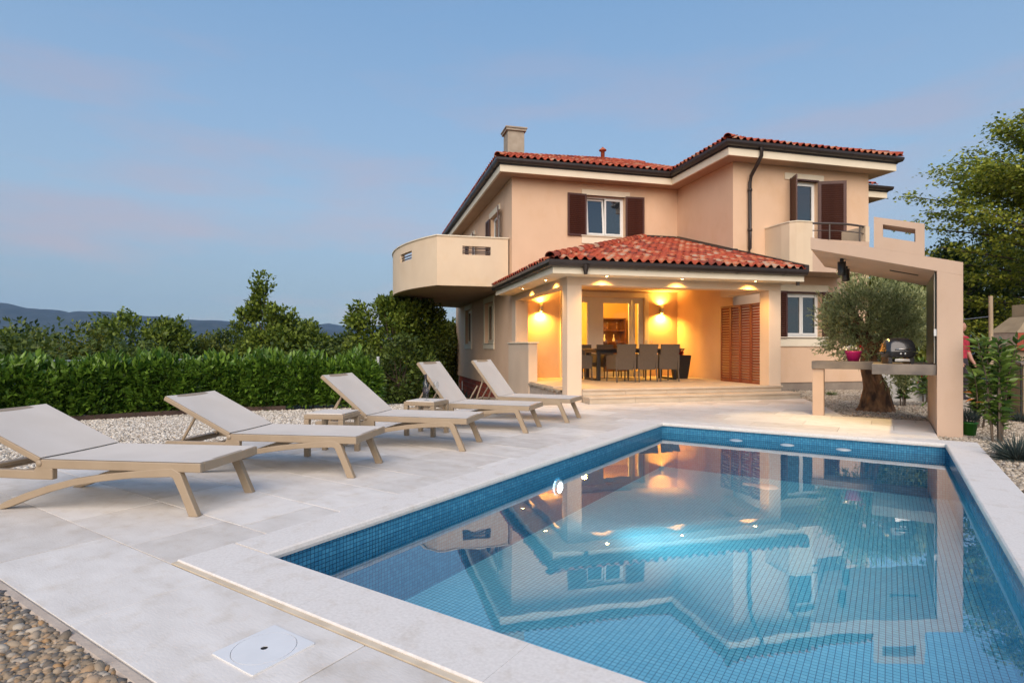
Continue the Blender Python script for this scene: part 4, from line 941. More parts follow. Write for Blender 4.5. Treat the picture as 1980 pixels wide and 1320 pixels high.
lamp('room_light', 'POINT', (3.0, 6.4, 2.85), 170, (1.0, 0.60, 0.13), HOUSE, size=0.15)
# ------------------------------------------------------------------ things in the lit room
def hthing(name, label, cat, p, q, z=0, rz=0, group=None):
    x, y = hw(p, q); return thing(name, label, cat, (x, y, z), HA + rz, group)
t = hthing('television', 'black flat screen hanging on the yellow wall inside the glass door', 'television', 2.15, 8.54, 1.9)
MB().box(-0.62, 0.62, -0.06, 0.05, 0.0, 0.86).build('casing', 'black_metal', t, bevel=0.01); MB().box(-0.58, 0.58, -0.064, -0.0605, 0.04, 0.82).build('screen', 'grill_lid', t)
t = hthing('wall_ornament', 'arched wire ornament with hoops on the yellow room wall', 'ornament', 2.55, 8.50, 0.95)
for r_ in (0.42, 0.32, 0.2): MB().tube([(r_ * math.cos(math.pi * k / 12), 0, 0.25 + r_ * 1.1 * math.sin(math.pi * k / 12)) for k in range(13)], 0.016, 6).build('hoop', 'cabinet_brown', t)
for z in (0.08, 0.2): MB().tube([(-0.36, 0, z + 0.06), (-0.15, 0, z - 0.04), (0.15, 0, z - 0.04), (0.36, 0, z + 0.06)], 0.014, 6).build('bar', 'cabinet_brown', t)
MB().box(-0.45, 0.45, -0.12, 0.04, -0.06, 0.0).build('shelf', 'cabinet_brown', t)
t = hthing('display_cabinet', 'tall dark cabinet with open shelves seen through the glass door', 'cabinet', 4.75, 8.2, FL)
b = MB(); b.box(-0.6, -0.55, -0.2, 0.25, 0, 2.1); b.box(0.55, 0.6, -0.2, 0.25, 0, 2.1); b.box(-0.55, 0.55, 0.2, 0.25, 0, 2.1); b.build('carcass', 'cabinet_brown', t)
for z in (0.02, 0.7, 1.15, 1.6, 2.05): MB().box(-0.545, 0.545, -0.19, 0.199, z, z + 0.04).build('shelf', 'cabinet_brown', t)
for k in range(7):
    z = (0.74, 1.19, 1.64)[k % 3]; bt = hthing('vase', 'small long necked vase standing on an open shelf of the dark cabinet', 'vase', 4.35 + 0.13 * k, 8.12, FL + z, 0, 'vases on the cabinet shelves')
    MB().lathe([(0, 0), (0.045, 0.0), (0.055, 0.06), (0.02, 0.16), (0.02, 0.24), (0.028, 0.26)], 10).build('body', ('bottle_glass', 'white_frame', 'cabinet_brown')[k % 3], bt)
    MB().lathe([(0.022, 0.255), (0.024, 0.28), (0, 0.285)], 8).build('stopper', 'steel', bt)

# ------------------------------------------------------------------ wall lamps in the porch
for k, (p, lab) in enumerate(((0.92, 'up and down cylinder wall lamp in the porch above the low wall'), (5.15, 'up and down cylinder wall lamp between glass door and porch corner'))):
    t = hthing('wall_lamp', lab, 'wall lamp', p, 5.028, 2.52)
    MB().box(-0.04, 0.04, -0.06, 0.0, -0.06, 0.06).build('bracket', 'steel', t)
    c = MB().lathe([(0.062, -0.13), (0.066, -0.13), (0.066, 0.13), (0.062, 0.13), (0.062, -0.13)], 16, (0, -0.12, 0)).build('tube', 'steel', t)
    for z in (-0.09, 0.09): MB().disc((0, -0.12, z), 0.06, 16).build('bulb', 'lamp_glow', c)
    lamp('lamp_down', 'SPOT', (0, -0.12, -0.14), 150, (1.0, 0.52, 0.08), t, (0, 0.1, -1), 168, 1.0, 0.05)
    lamp('lamp_up', 'SPOT', (0, -0.12, 0.14), 62, (1.0, 0.52, 0.08), t, (0, 0.05, 1), 168, 1.0, 0.05)
t = hthing('wall_socket', 'small white double socket low on the porch wall', 'socket', 0.56, 5.026, 0.85)
MB().box(-0.07, 0.07, -0.02, 0.0, -0.045, 0.045).build('plate', 'white_frame', t, bevel=0.004); MB().box(-0.055, 0.055, -0.026, -0.0205, -0.03, 0.03).build('cover', 'white_frame', t, bevel=0.004)

# ------------------------------------------------------------------ folding louvre screen on the porch's open right side
t = hthing('folding_screen', 'tall red brown louvred folding screen closing the right side of the porch', 'screen', 5.46, 0.36, FL)
for k in range(4):
    a = 0.25 if k % 2 == 0 else -0.25; ln = 0.44
    louvre('screen_panel', T((0.0 + (0 if a > 0 else 0.008), 0.02 + k * ln * 0.985, 0.0)) @ Matrix.Rotation(R(90 - 4 * a), 4, 'Z'), ln - 0.004, 2.12, 'screen_wood', t, fr=0.045, pitch=0.072)

# ------------------------------------------------------------------ dining set
def dining_chair():
    t = hthing('dining_chair', '', 'chair', 0, 0, FL)
    w_, d_ = 0.265, 0.30           # half width, half depth; the back is at -y
    MB().box(-w_ + 0.045, w_ - 0.045, -d_ + 0.06, d_, 0.42, 0.50).build('seat', 'wicker', t, bevel=0.015)
    b = MB(); n = 6
    for i in range(n):
        z0, z1 = 0.34 + i * 0.118, 0.34 + (i + 1) * 0.118; y0, y1 = -d_ - 0.11 * (i / n) ** 1.5, -d_ - 0.11 * ((i + 1) / n) ** 1.5; x0, x1 = w_ - 0.03 + 0.05 * (i / n), w_ - 0.03 + 0.05 * (i + 1) / n
        v = [(-x0, y0, z0), (x0, y0, z0), (x1, y1, z1), (-x1, y1, z1), (-x0, y0 + 0.045, z0), (x0, y0 + 0.045, z0), (x1, y1 + 0.045, z1), (-x1, y1 + 0.045, z1)]
        b.add(v, [(0, 1, 2, 3), (7, 6, 5, 4), (1, 5, 6, 2), (4, 0, 3, 7), (3, 2, 6, 7), (0, 4, 5, 1)])
    b.build('backrest', 'wicker', t)
    for s in (-1, 1):
        x = s * (w_ + 0.015)
        MB().side([(-d_ - 0.03, 0.36), (d_ - 0.03, 0.34), (d_, 0.70), (d_ - 0.1, 0.735), (-d_ - 0.04, 0.76)], x - 0.03, x + 0.03, M=Matrix(((0, 1, 0, 0), (1, 0, 0, 0), (0, 0, 1, 0), (0, 0, 0, 1)))).build('armrest', 'wicker', t, bevel=0.01)
        MB().tube([(x, -d_ - 0.05, 0), (x * 0.98, -d_, 0.40)], 0.02, 8).build('leg', 'wicker', t)
        MB().tube([(x, d_ - 0.01, 0), (x * 0.98, d_ - 0.03, 0.40)], 0.02, 8).build('leg', 'wicker', t)
    return t
proto = dining_chair()
seats = [(2.46, 2.42, 1, 'grey brown wicker armchair pushed to the dining table, closest to the porch column'), (3.11, 2.40, 2, 'grey brown wicker armchair, middle one of the three with backs to the steps'), (3.82, 2.44, -2, 'grey brown wicker armchair on the step side, next to the tall black planter'),
         (2.25, 4.35, 180, 'wicker armchair on the wall side of the dining table, facing the steps'), (3.0, 4.37, 178, 'wicker armchair on the wall side of the dining table, facing the steps'), (3.75, 4.35, 182, 'wicker armchair on the wall side of the dining table, facing the steps'),
         (1.62, 3.42, -90, 'wicker armchair at the head of the dining table behind the porch column')]
for i, (p, q, a, lab) in enumerate(seats):
    c = proto if i == 0 else copy_tree(proto)
    x, y = hw(p, q); c.location = Vector((x, y, FL)) * U; c.rotation_euler = (0, 0, HA + R(a)); c['label'] = lab; c['group'] = 'wicker chairs around the dining table'
t = hthing('dining_table', 'long black dining table with U shaped metal legs in the porch', 'table', 0, 0, FL)
MB().box(1.85, 4.72, 2.82, 3.92, 0.885, 0.925).build('table_top', 'table_top', t, bevel=0.008)
MB().box(1.95, 4.62, 2.92, 3.82, 0.80, 0.884).build('apron', 'black_metal', t)
for p in (2.02, 4.45):
    b = MB(); b.box(p - 0.05, p + 0.05, 2.90, 2.99, 0.0, 0.80); b.box(p - 0.05, p + 0.05, 3.75, 3.84, 0.0, 0.80); b.box(p - 0.05, p + 0.05, 2.991, 3.749, 0.0, 0.06); b.build('leg_frame', 'black_metal', t, bevel=0.004)
def wineglass(s=1.0, m='clear_glass'):
    t = thing('wine_glass', '', 'wine glass')
    MB().lathe([(0.0, 0.0), (0.04 * s, 0.0), (0.038 * s, 0.004), (0.006 * s, 0.012), (0.005 * s, 0.10 * s), (0.012 * s, 0.112 * s)], 14).build('stem', m, t)
    MB().lathe([(0.008 * s, 0.11 * s), (0.034 * s, 0.135 * s), (0.046 * s, 0.175 * s), (0.045 * s, 0.21 * s), (0.036 * s, 0.26 * s)], 16).build('bowl', m, t)
    return t
gl0 = wineglass(0.95)
for i, (p, q, lab) in enumerate(((2.35, 3.15, 'stemmed wine glass on the dining table, closest to the column end'), (2.62, 3.0, 'stemmed wine glass standing above the first step side chair back'), (3.55, 3.0, 'stemmed wine glass standing between the two last step side chairs'), (4.05, 3.6, 'stemmed wine glass on the dining table, closest to the planter end'))):
    c = gl0 if i == 0 else copy_tree(gl0)
    x, y = hw(p, q); c.location = Vector((x, y, FL + 0.926)) * U; c['label'] = lab; c['group'] = 'glasses on the dining table'
cd = MB().lathe([(0, 0), (0.028, 0), (0.028, 0.10), (0.006, 0.102), (0.005, 0.115), (0.0, 0.118)], 10).mesh('candle', 'white_frame')
for p, q, lab in ((2.85, 3.38, 'short white candle on the dining table, towards the column'), (3.75, 3.38, 'short white candle on the dining table, towards the planter')):
    t = hthing('candle', lab, 'candle', p, q, FL + 0.926, 0, 'candles on the dining table'); link('wax', cd, t)
    MB().lathe([(0.045, -0.0), (0.05, 0.012), (0.03, 0.012)], 12).build('dish', 'steel', t)
t = hthing('planter', 'tall tapered black planter with red leaved plant in the porch corner', 'planter', 5.0, 3.55, FL)
MB().prism([(-0.17, -0.17), (0.17, -0.17), (0.17, 0.17), (-0.17, 0.17)], 0, 0.72, taper=-0.45).build('pot', 'black_metal', t, bevel=0.01)
n = 60; pos = np.zeros((n, 3)) + [0, 0, 0.70]; out_ = unit(RNG.normal(0, 1, (n, 3)) + [0, 0, 0.7]); X, Yv, Z = leaf_axes(n, out_, RNG.uniform(0.15, 0.34, n), RNG.uniform(0.04, 0.08, n), 0.2)
V, Fc = stamp(*LEAF5, pos, X, Yv, Z); link('foliage', npmesh('foliage', V, Fc, 'leaf_red'), t)
MB().box(-0.22, 0.22, -0.22, 0.22, 0.66, 0.69).build('soil', 'earth', t)

# ------------------------------------------------------------------ sun loungers
HX, HZ = 1.32, 0.385
def lounger():
    t = thing('sun_lounger', '', 'sun lounger'); w_ = 0.375
    b = MB(); b.box(0.0, HX, w_ - 0.05, w_, 0.325, 0.395); b.box(0.0, HX, -w_, -w_ + 0.05, 0.325, 0.395); b.box(0.0, 0.05, -w_ + 0.05, w_ - 0.05, 0.325, 0.395); b.box(HX - 0.06, HX, -w_ + 0.05, w_ - 0.05, 0.325, 0.385)
    b.build('seat_frame', 'taupe_plastic', t, bevel=0.008)
    b = MB()
    for s in (-1, 1): b.side([(HX - 0.10, 0.24), (HX + 0.10, 0.24), (2.02, 0.25), (2.06, 0.275), (2.02, 0.31), (HX + 0.06, 0.31), (HX + 0.02, 0.39), (HX - 0.10, 0.324)][::-1], s * (w_ - 0.025) - 0.024, s * (w_ - 0.025) + 0.024)
    b.box(1.96, 2.03, -w_ + 0.05, w_ - 0.05, 0.24, 0.30); b.box(1.55, 1.60, -w_ + 0.05, w_ - 0.05, 0.255, 0.285)
    b.build('rear_frame', 'taupe_plastic', t, bevel=0.008)
    cl = [(0.055, 0.0), (0.13, 0.17), (0.19, 0.30), (0.235, 0.322), (0.30, 0.318), (0.55, 0.298), (0.8, 0.268), (1.05, 0.225), (1.25, 0.172), (1.45, 0.105), (1.60, 0.045), (1.70, 0.0)]
    th = [0.030, 0.032, 0.036, 0.034, 0.032, 0.026, 0.026, 0.026, 0.027, 0.028, 0.028, 0.030]
    up_, lo_ = [], []
    for i, (x, z) in enumerate(cl):
        a, c = Vector(cl[max(i - 1, 0)]), Vector(cl[min(i + 1, len(cl) - 1)]); d_ = (c - a).normalized(); nn = Vector((-d_.y, d_.x))
        if i in (0, len(cl) - 1): up_.append((x - 0.038, 0.0)); lo_.append((x + 0.038, 0.0))
        else: up_.append((x + nn.x * th[i], z + nn.y * th[i])); lo_.append((x - nn.x * th[i], z - nn.y * th[i]))
    lo_[-1], up_[-1] = (cl[-1][0] - 0.03, 0.0), (cl[-1][0] + 0.045, 0.0)
    for s in (-1, 1):
        m_ = MB(); n_ = len(cl); y0, y1 = s * 0.352 - 0.026, s * 0.352 + 0.026
        v = [(x, y0, z) for x, z in up_] + [(x, y0, z) for x, z in lo_] + [(x, y1, z) for x, z in up_] + [(x, y1, z) for x, z in lo_]
        f = []
        for i in range(n_ - 1): f += [(i, i + 1, n_ + i + 1, n_ + i), (2 * n_ + i + 1, 2 * n_ + i, 3 * n_ + i, 3 * n_ + i + 1), (i + 1, i, 2 * n_ + i, 2 * n_ + i + 1), (n_ + i, n_ + i + 1, 3 * n_ + i + 1, 3 * n_ + i)]
        f += [(0, n_, 3 * n_, 2 * n_), (n_ - 1, 3 * n_ - 1, 4 * n_ - 1, 2 * n_ - 1)]
        m_.add(v, f); m_.build('leg', 'taupe_plastic', t, bevel=0.006)
    def sling(x0, x1, hw_, z, sag, nx=10, ny=8):
        v = [(x0 + (x1 - x0) * i / nx, -hw_ + 2 * hw_ * j / ny, z - sag * math.sin(math.pi * j / ny) * (0.4 + 0.6 * math.sin(math.pi * i / nx))) for i in range(nx + 1) for j in range(ny + 1)]
        top = [(i * (ny + 1) + j, (i + 1) * (ny + 1) + j, (i + 1) * (ny + 1) + j + 1, i * (ny + 1) + j + 1) for i in range(nx) for j in range(ny)]
        return MB().add(v, top, True).add([(a, c, e - 0.006) for a, c, e in v], [f_[::-1] for f_ in top], True)
    sling(0.012, HX + 0.02, w_ - 0.008, 0.3985, 0.012).build('seat_sling', 'sling', t)
    for s in (-1, 1): MB().lathe([(0.0, 0.008), (0.02, 0.008), (0.026, 0.0), (0.026, -0.01)], 12, M=T((HX + 0.012, s * (w_ + 0.002), HZ - 0.02)) @ Matrix.Rotation(R(-90 * s), 4, 'X')).build('hinge', 'taupe_plastic', t)
    bk = MB(); BL = 0.80
    for s in (-1, 1): bk.box(0.0, BL, s * (w_ - 0.022) - 0.02, s * (w_ - 0.022) + 0.02, -0.025, 0.022)
    bk.box(BL - 0.05, BL, -w_ + 0.043, w_ - 0.043, -0.022, 0.022); bk.box(0.0, 0.05, -w_ + 0.043, w_ - 0.043, -0.022, 0.01)
    bk = bk.build('backrest', 'taupe_plastic', t, bevel=0.007); bk.location = Vector((HX + 0.015, 0, HZ)) * U
    sling(0.0, BL - 0.006, w_ - 0.006, 0.0255, 0.014).build('back_sling', 'sling', bk)
    return t
L0 = lounger()
def place_lounger(i, P1, ax, ang, lab):
    o = L0 if i == 0 else copy_tree(L0)
    ax = Vector(ax).normalized(); ay = Vector((-ax.y, ax.x)); org = Vector(P1) - ax * 0.055 - ay * 0.352
    o.location = (org.x * U, org.y * U, 0); o.rotation_euler = (0, 0, math.atan2(ax.y, ax.x))
    o['label'] = lab; o['group'] = 'loungers in a row beside the pool'
    for c in o.children:
        if c.name.startswith('backrest'): c.rotation_euler = (0, -R(ang), 0)
    a = R(ang); hx, hz = HX + 0.015 + 0.48 * math.cos(a), HZ + 0.48 * math.sin(a) - 0.02; fx = min(1.94, hx + 0.10 + 0.12 * math.cos(a)); fx = max(fx, 1.62)
    b = MB()
    for s in (-1, 1): b.tube([(hx, s * 0.26, hz), (fx, s * 0.26, 0.29)], 0.014, 6)
    b.tube([(fx, -0.30, 0.288), (fx, 0.30, 0.288)], 0.014, 6)
    b.build('back_prop', 'taupe_plastic', o)
lg = [((-2.354, 4.23), (-0.993, 0.119), 24.7, 'taupe lounger with low backrest, farthest from the house'),
      ((-1.544, 5.478), (-0.989, 0.150), 26.5, 'taupe lounger with low backrest, beside the empty side table, second from the pebble bed'),
      ((-0.594, 6.875), (-0.972, 0.235), 38.5, 'taupe lounger with half raised backrest, standing between the two side tables'),
      ((0.2045, 8.333), (-0.945, 0.327), 51.5, 'taupe lounger with steep backrest, behind the table with the wine bottle'),
      ((0.922, 9.48), (-0.921, 0.389), 52.0, 'taupe lounger with steep backrest, closest to the porch steps')]
for i, a in enumerate(lg): place_lounger(i, *a)

def side_table(corners, lab, first=None):
    (x0, y0), (x1, y1), (x2, y2), (x3, y3) = corners          # near-left, near-right, far-right, far-left
    cx, cy_ = (x0 + x1 + x2 + x3) / 4, (y0 + y1 + y2 + y3) / 4; a = math.atan2(y1 - y0 + y2 - y3, x1 - x0 + x2 - x3)
    if first is None:
        t = thing('side_table', lab, 'table', (cx, cy_, 0), a, 'side tables between loungers'); h = 0.24
        b = MB(); b.box(-h, h, -h, -h + 0.045, 0.43, 0.482); b.box(-h, h, h - 0.045, h, 0.43, 0.482); b.box(-h, -h + 0.045, -h + 0.045, h - 0.045, 0.43, 0.482); b.box(h - 0.045, h, -h + 0.045, h - 0.045, 0.43, 0.482)
        b.build('frame', 'taupe_plastic', t, bevel=0.006); MB().box(-h + 0.02, h - 0.02, -h + 0.02, h - 0.02, 0.483, 0.497).build('top', 'sling', t, bevel=0.005)
        for sx in (-1, 1):
            for sy in (-1, 1): MB().box(sx * (h - 0.03) - 0.03, sx * (h - 0.03) + 0.03, sy * (h - 0.03) - 0.03, sy * (h - 0.03) + 0.03, 0.0, 0.429).build('leg', 'taupe_plastic', t, bevel=0.005)
        return t
    t = copy_tree(first); t.location = Vector((cx, cy_, 0)) * U; t.rotation_euler = (0, 0, a); t['label'] = lab; return t
T1 = side_table([(-2.36, 6.52), (-1.95, 6.455), (-1.85, 6.94), (-2.31, 7.015)], 'low taupe side table with nothing on it')
T2 = side_table([(-1.508, 8.09), (-1.084, 7.95), (-0.952, 8.38), (-1.397, 8.54)], 'low taupe side table holding a wine bottle and two glasses', T1)
TZ = 0.4985
q = pt(823, 769, z=TZ)
t = thing('wine_bottle', 'dark wine bottle standing on the side table', 'bottle', (q.x, q.y, TZ))
MB().lathe([(0, 0), (0.042, 0), (0.044, 0.01), (0.044, 0.20), (0.036, 0.235), (0.017, 0.265), (0.016, 0.33), (0.019, 0.335), (0.019, 0.35), (0.0, 0.352)], 18).build('body', 'bottle_glass', t)
MB().lathe([(0.0195, 0.285), (0.0195, 0.353), (0.0, 0.3535)], 14).build('foil', 'dark_cloth', t); MB().lathe([(0.0447, 0.07), (0.0447, 0.16)], 18).build('paper_label', 'dark_cloth', t)
for (u_, v_), lab in (((825, 774), 'empty wine glass in front of the bottle on the side table'), ((843, 769), 'empty wine glass beside the bottle, closer to the steep loungers')):
    q = pt(u_, v_, z=TZ); c = copy_tree(gl0); c.location = (q.x * U, q.y * U, TZ * U); c.rotation_euler = (0, 0, 0); c['label'] = lab; c['group'] = 'glasses on the side table'

# ------------------------------------------------------------------ skimmer lid in the paving
q = pt(511, 1255, z=0)
t = thing('skimmer_lid', 'square white access cover with round lid set in the paving', 'access cover', (q.x, q.y, 0.001), PA)
b = MB(); n = 40; h = 0.142; rr = 0.128
sq = [(max(-h, min(h, 1.5 * h * math.cos(2 * math.pi * (k + .5) / n))), max(-h, min(h, 1.5 * h * math.sin(2 * math.pi * (k + .5) / n)))) for k in range(n)]
ci = [(rr * math.cos(2 * math.pi * (k + .5) / n), rr * math.sin(2 * math.pi * (k + .5) / n)) for k in range(n)]
b.add([(x, y, 0.006) for x, y in sq] + [(x, y, 0.006) for x, y in ci] + [(x, y, 0.0) for x, y in sq] + [(x, y, 0.0) for x, y in ci], [(k, (k + 1) % n, n + (k + 1) % n, n + k) for k in range(n)] + [(k, 2 * n + k, 2 * n + (k + 1) % n, (k + 1) % n) for k in range(n)] + [(n + k, n + (k + 1) % n, 3 * n + (k + 1) % n, 3 * n + k) for k in range(n)])
b.build('frame', 'white_plastic', t)
MB().disc((0, 0, 0.0012), rr, 32).build('joint', 'dark_hole', t)
ld = MB().lathe([(0.0145, 0.0015), (0.0145, 0.0062), (rr - 0.0022, 0.0062), (rr - 0.0016, 0.0015)], 40); ld.sm = [False] * len(ld.sm); ld.build('lid', 'white_plastic', t)
MB().lathe([(0.0105, 0.002), (0.0142, 0.0045)], 20).build('finger_hole', 'dark_hole', t)
# ------------------------------------------------------------------ outdoor kitchen shelter at the head of the pool
SO = Vector((6.15, 8.23)); SD = (SO.x, SO.y)
# local frame: x runs along the pool's far edge (towards the gravel), y away from the pool
SH = thing('kitchen_shelter', 'peach masonry shelter with sloping roof slab, slotted block and stone counter by the pool', 'shelter', (SO.x, SO.y, 0), PA)
DP = 2.45
zb = lambda x: 2.36 - 0.291 * x; zt = lambda x: zb(x) + 0.185
MB().side([(0.0, -0.05), (0.296, -0.05), (0.296, zb(0.296) - 0.001), (0.0, zb(0.0) - 0.001)], 0.0, DP).build('wall', 'shelter_stucco', SH)
XY = Matrix(((1, 0, 0, 0), (0, 1, 0, 0), (0, 0, 1, 0), (0, 0, 0, 1)))
sl = MB(); sl.side([(-1.63, zb(-1.63)), (-0.001, zb(0.0)), (0.296, zb(0.296) + 0.001), (0.296, zt(0.296)), (-1.63, zt(-1.63))], 0.0, DP); sl.build('roof_slab', 'shelter_stucco', SH)
# slotted block on the slab
bk = MB(); x0, x1 = -0.772, -0.146; zz = lambda x, o_: zt(x) + o_
hx0, hx1 = x0 + 0.115, x1 - 0.11
pts = lambda a, c, o0, o1: [(a, zz(a, o0)), (c, zz(c, o0)), (c, zz(c, o1)), (a, zz(a, o1))]
for a, c, o0, o1 in ((x0, hx0, 0.001, 0.47), (hx1, x1, 0.001, 0.47), (hx0, hx1, 0.001, 0.185), (hx0, hx1, 0.375, 0.47)): bk.side(pts(a, c, o0, o1), 0.0, 0.42)
bk.build('slotted_block', 'shelter_stucco', SH)
# recessed slot in the slab's underside
MB().box(-0.58, -0.18, 0.95, 1.03, -0.004, 0.004, M=T((0, 0, zb(-0.38) - 0.004)) @ T((-0.38, 0, 0)) @ Matrix.Rotation(math.atan(0.291), 4, 'Y') @ T((0.38, 0, 0))).build('light_slot', 'black_metal', SH)
MB().box(-0.022, -0.001, 0.12, DP - 0.1, 1.012, zb(0.0) + 0.0).build('back_panel', 'dark_panel', SH)
MB().box(-0.03, -0.0225, 0.10, 0.13, 1.02, zb(0) - 0.02).build('panel_trim', 'trim', SH)
s = MB().box(-0.036, -0.001, 0.025, 0.085, 1.42, 1.52).build('switch', 'white_frame', SH, bevel=0.004)
# counters of big stone slabs
ct = MB().box(-0.80, -0.003, 0.06, 0.68, 0.846, 0.846 + 0.155).build('counter', 'slate_counter', SH, bevel=0.004)
c2 = MB().box(-1.78, -0.803, 0.70 + 0.92, 0.70 + 1.5, 0.862, 1.002).build('counter', 'slate_counter', SH, bevel=0.004)
MB().box(-0.80, -0.03, 0.683, 2.12, 0.90, 0.998).build('counter', 'slate_counter', SH, bevel=0.004)
MB().box(-1.77, -1.585, 1.66, 1.86, -0.04, 0.861).build('counter_post', 'shelter_stucco', SH, bevel=0.006)
# two black tube spotlights under the slab
for k, (u_, v_, w_) in enumerate(((1630, 505, 0), (1637, 521, 0))):
    x, y = (-1.23, 0.58) if k == 0 else (-1.23, 1.62)
    z = zb(x); M_ = T((x, y, z - 0.16)) @ Matrix.Rotation(R(10), 4, 'X')
    o = MB().lathe([(0.0, 0.11), (0.062, 0.11), (0.062, -0.11), (0.055, -0.11), (0.055, -0.07)], 18, M=M_).build('spotlight', 'black_metal', SH)
    MB().tube([(x, y, z - 0.05), (x, y, z + 0.0)], 0.03, 8).build('mount', 'black_metal', o)
    MB().disc((0, 0, -0.085), 0.054, 18, M=M_).build('bulb', 'lamp_glow', o)
    lamp('spot_beam', 'SPOT', (x, y - 0.02, z - 0.29), 55, (1.0, 0.66, 0.22), SH, (-0.05, 0.0 if k == 0 else -0.5, -1), 80, 0.4, 0.03)
def sth(name, label, cat, x, y, z, rz=0):
    v = SO + PR * x + PS * y; return thing(name, label, cat, (v.x, v.y, z), PA + rz)
# barbecue
t = sth('barbecue', 'black lidded table barbecue with steel handle standing on the stone counter', 'barbecue', -0.47, 0.42, 1.002, R(22))
def rbox(w_, d_, z, r_=0.08, n=4):
    P = []
    for cx, cy_, a0 in ((w_ - r_, d_ - r_, 0), (-w_ + r_, d_ - r_, 90), (-w_ + r_, -d_ + r_, 180), (w_ - r_, -d_ + r_, 270)):
        for k in range(n + 1): a = R(a0 + 90 * k / n); P.append((cx + r_ * math.cos(a), cy_ + r_ * math.sin(a), z))
    return P
def loft(rings):
    b = MB(); n = len(rings[0]); v = [p for r_ in rings for p in r_]
    b.add(v, [(i * n + k, i * n + (k + 1) % n, (i + 1) * n + (k + 1) % n, (i + 1) * n + k) for i in range(len(rings) - 1) for k in range(n)], True)
    b.add(rings[-1], [tuple(range(n))], True); return b
loft([rbox(0.18, 0.15, 0.10, 0.07), rbox(0.195, 0.165, 0.12, 0.08), rbox(0.205, 0.175, 0.185, 0.08)]).build('firebox', 'black_metal', t)
loft([rbox(0.212, 0.18, 0.188, 0.08), rbox(0.21, 0.178, 0.215, 0.08), rbox(0.198, 0.16, 0.30, 0.09), rbox(0.178, 0.135, 0.36, 0.10), rbox(0.135, 0.09, 0.392, 0.08), rbox(0.06, 0.04, 0.398, 0.035)]).build('lid', 'grill_lid', t)
for s in (-1, 1): MB().box(s * 0.15 - 0.03, s * 0.15 + 0.03, -0.13, 0.13, 0.0, 0.10).build('foot', 'black_metal', t, bevel=0.008)
MB().box(-0.105, 0.105, -0.17, 0.10, 0.035, 0.075).build('drip_tray', 'steel', t, bevel=0.006)
MB().tube([(-0.10, -0.165, 0.225), (-0.10, -0.205, 0.228), (0.10, -0.205, 0.228), (0.10, -0.165, 0.225)], 0.011, 8).build('handle', 'steel', t)
for s in (-1, 1): MB().box(s * 0.235 - 0.03, s * 0.235 + 0.03, -0.06, 0.06, 0.15, 0.175).build('side_handle', 'black_metal', t, bevel=0.006)
for x in (-0.03, 0.03): MB().lathe([(0.018, 0), (0.018, 0.02), (0, 0.021)], 10, M=T((x, -0.175, 0.155)) @ Matrix.Rotation(R(90), 4, 'X')).build('knob', 'steel', t)
# flower pot
t = sth('flower_pot', 'small magenta pot of pale and red flowers on the stone counter', 'flower pot', -1.12, 1.80, 1.003)
MB().lathe([(0, 0), (0.085, 0), (0.13, 0.16), (0.14, 0.165), (0.14, 0.185), (0.125, 0.185), (0.12, 0.15), (0, 0.15)], 20).build('pot', 'magenta_pot', t)
def tuft(n, c, rad, ln, wd, m, name, parent, up=0.6, jit=0.4, tmpl=LEAF5):
    pos = np.array(c) + RNG.normal(0, 1, (n, 3)) * np.array(rad); out_ = unit(pos - np.array(c) + np.array([0, 0, up * max(rad)]))
    X, Yv, Z = leaf_axes(n, out_, RNG.uniform(0.7, 1.2, n) * ln, RNG.uniform(0.7, 1.2, n) * wd, jit); V, Fc = stamp(*tmpl, pos, X, Yv, Z)
    return link(name, npmesh(name, V, Fc, m), parent)
tuft(70, (0, 0, 0.18), (0.06, 0.06, 0.03), 0.09, 0.04, 'leaf_olive', 'foliage', t); tuft(14, (0.10, 0.0, 0.25), (0.02, 0.02, 0.015), 0.045, 0.045, 'petal_red', 'flower', t)
tuft(60, (-0.06, -0.02, 0.23), (0.05, 0.04, 0.015), 0.04, 0.04, 'white_frame', 'flower', t)['kind'] = 'stuff'

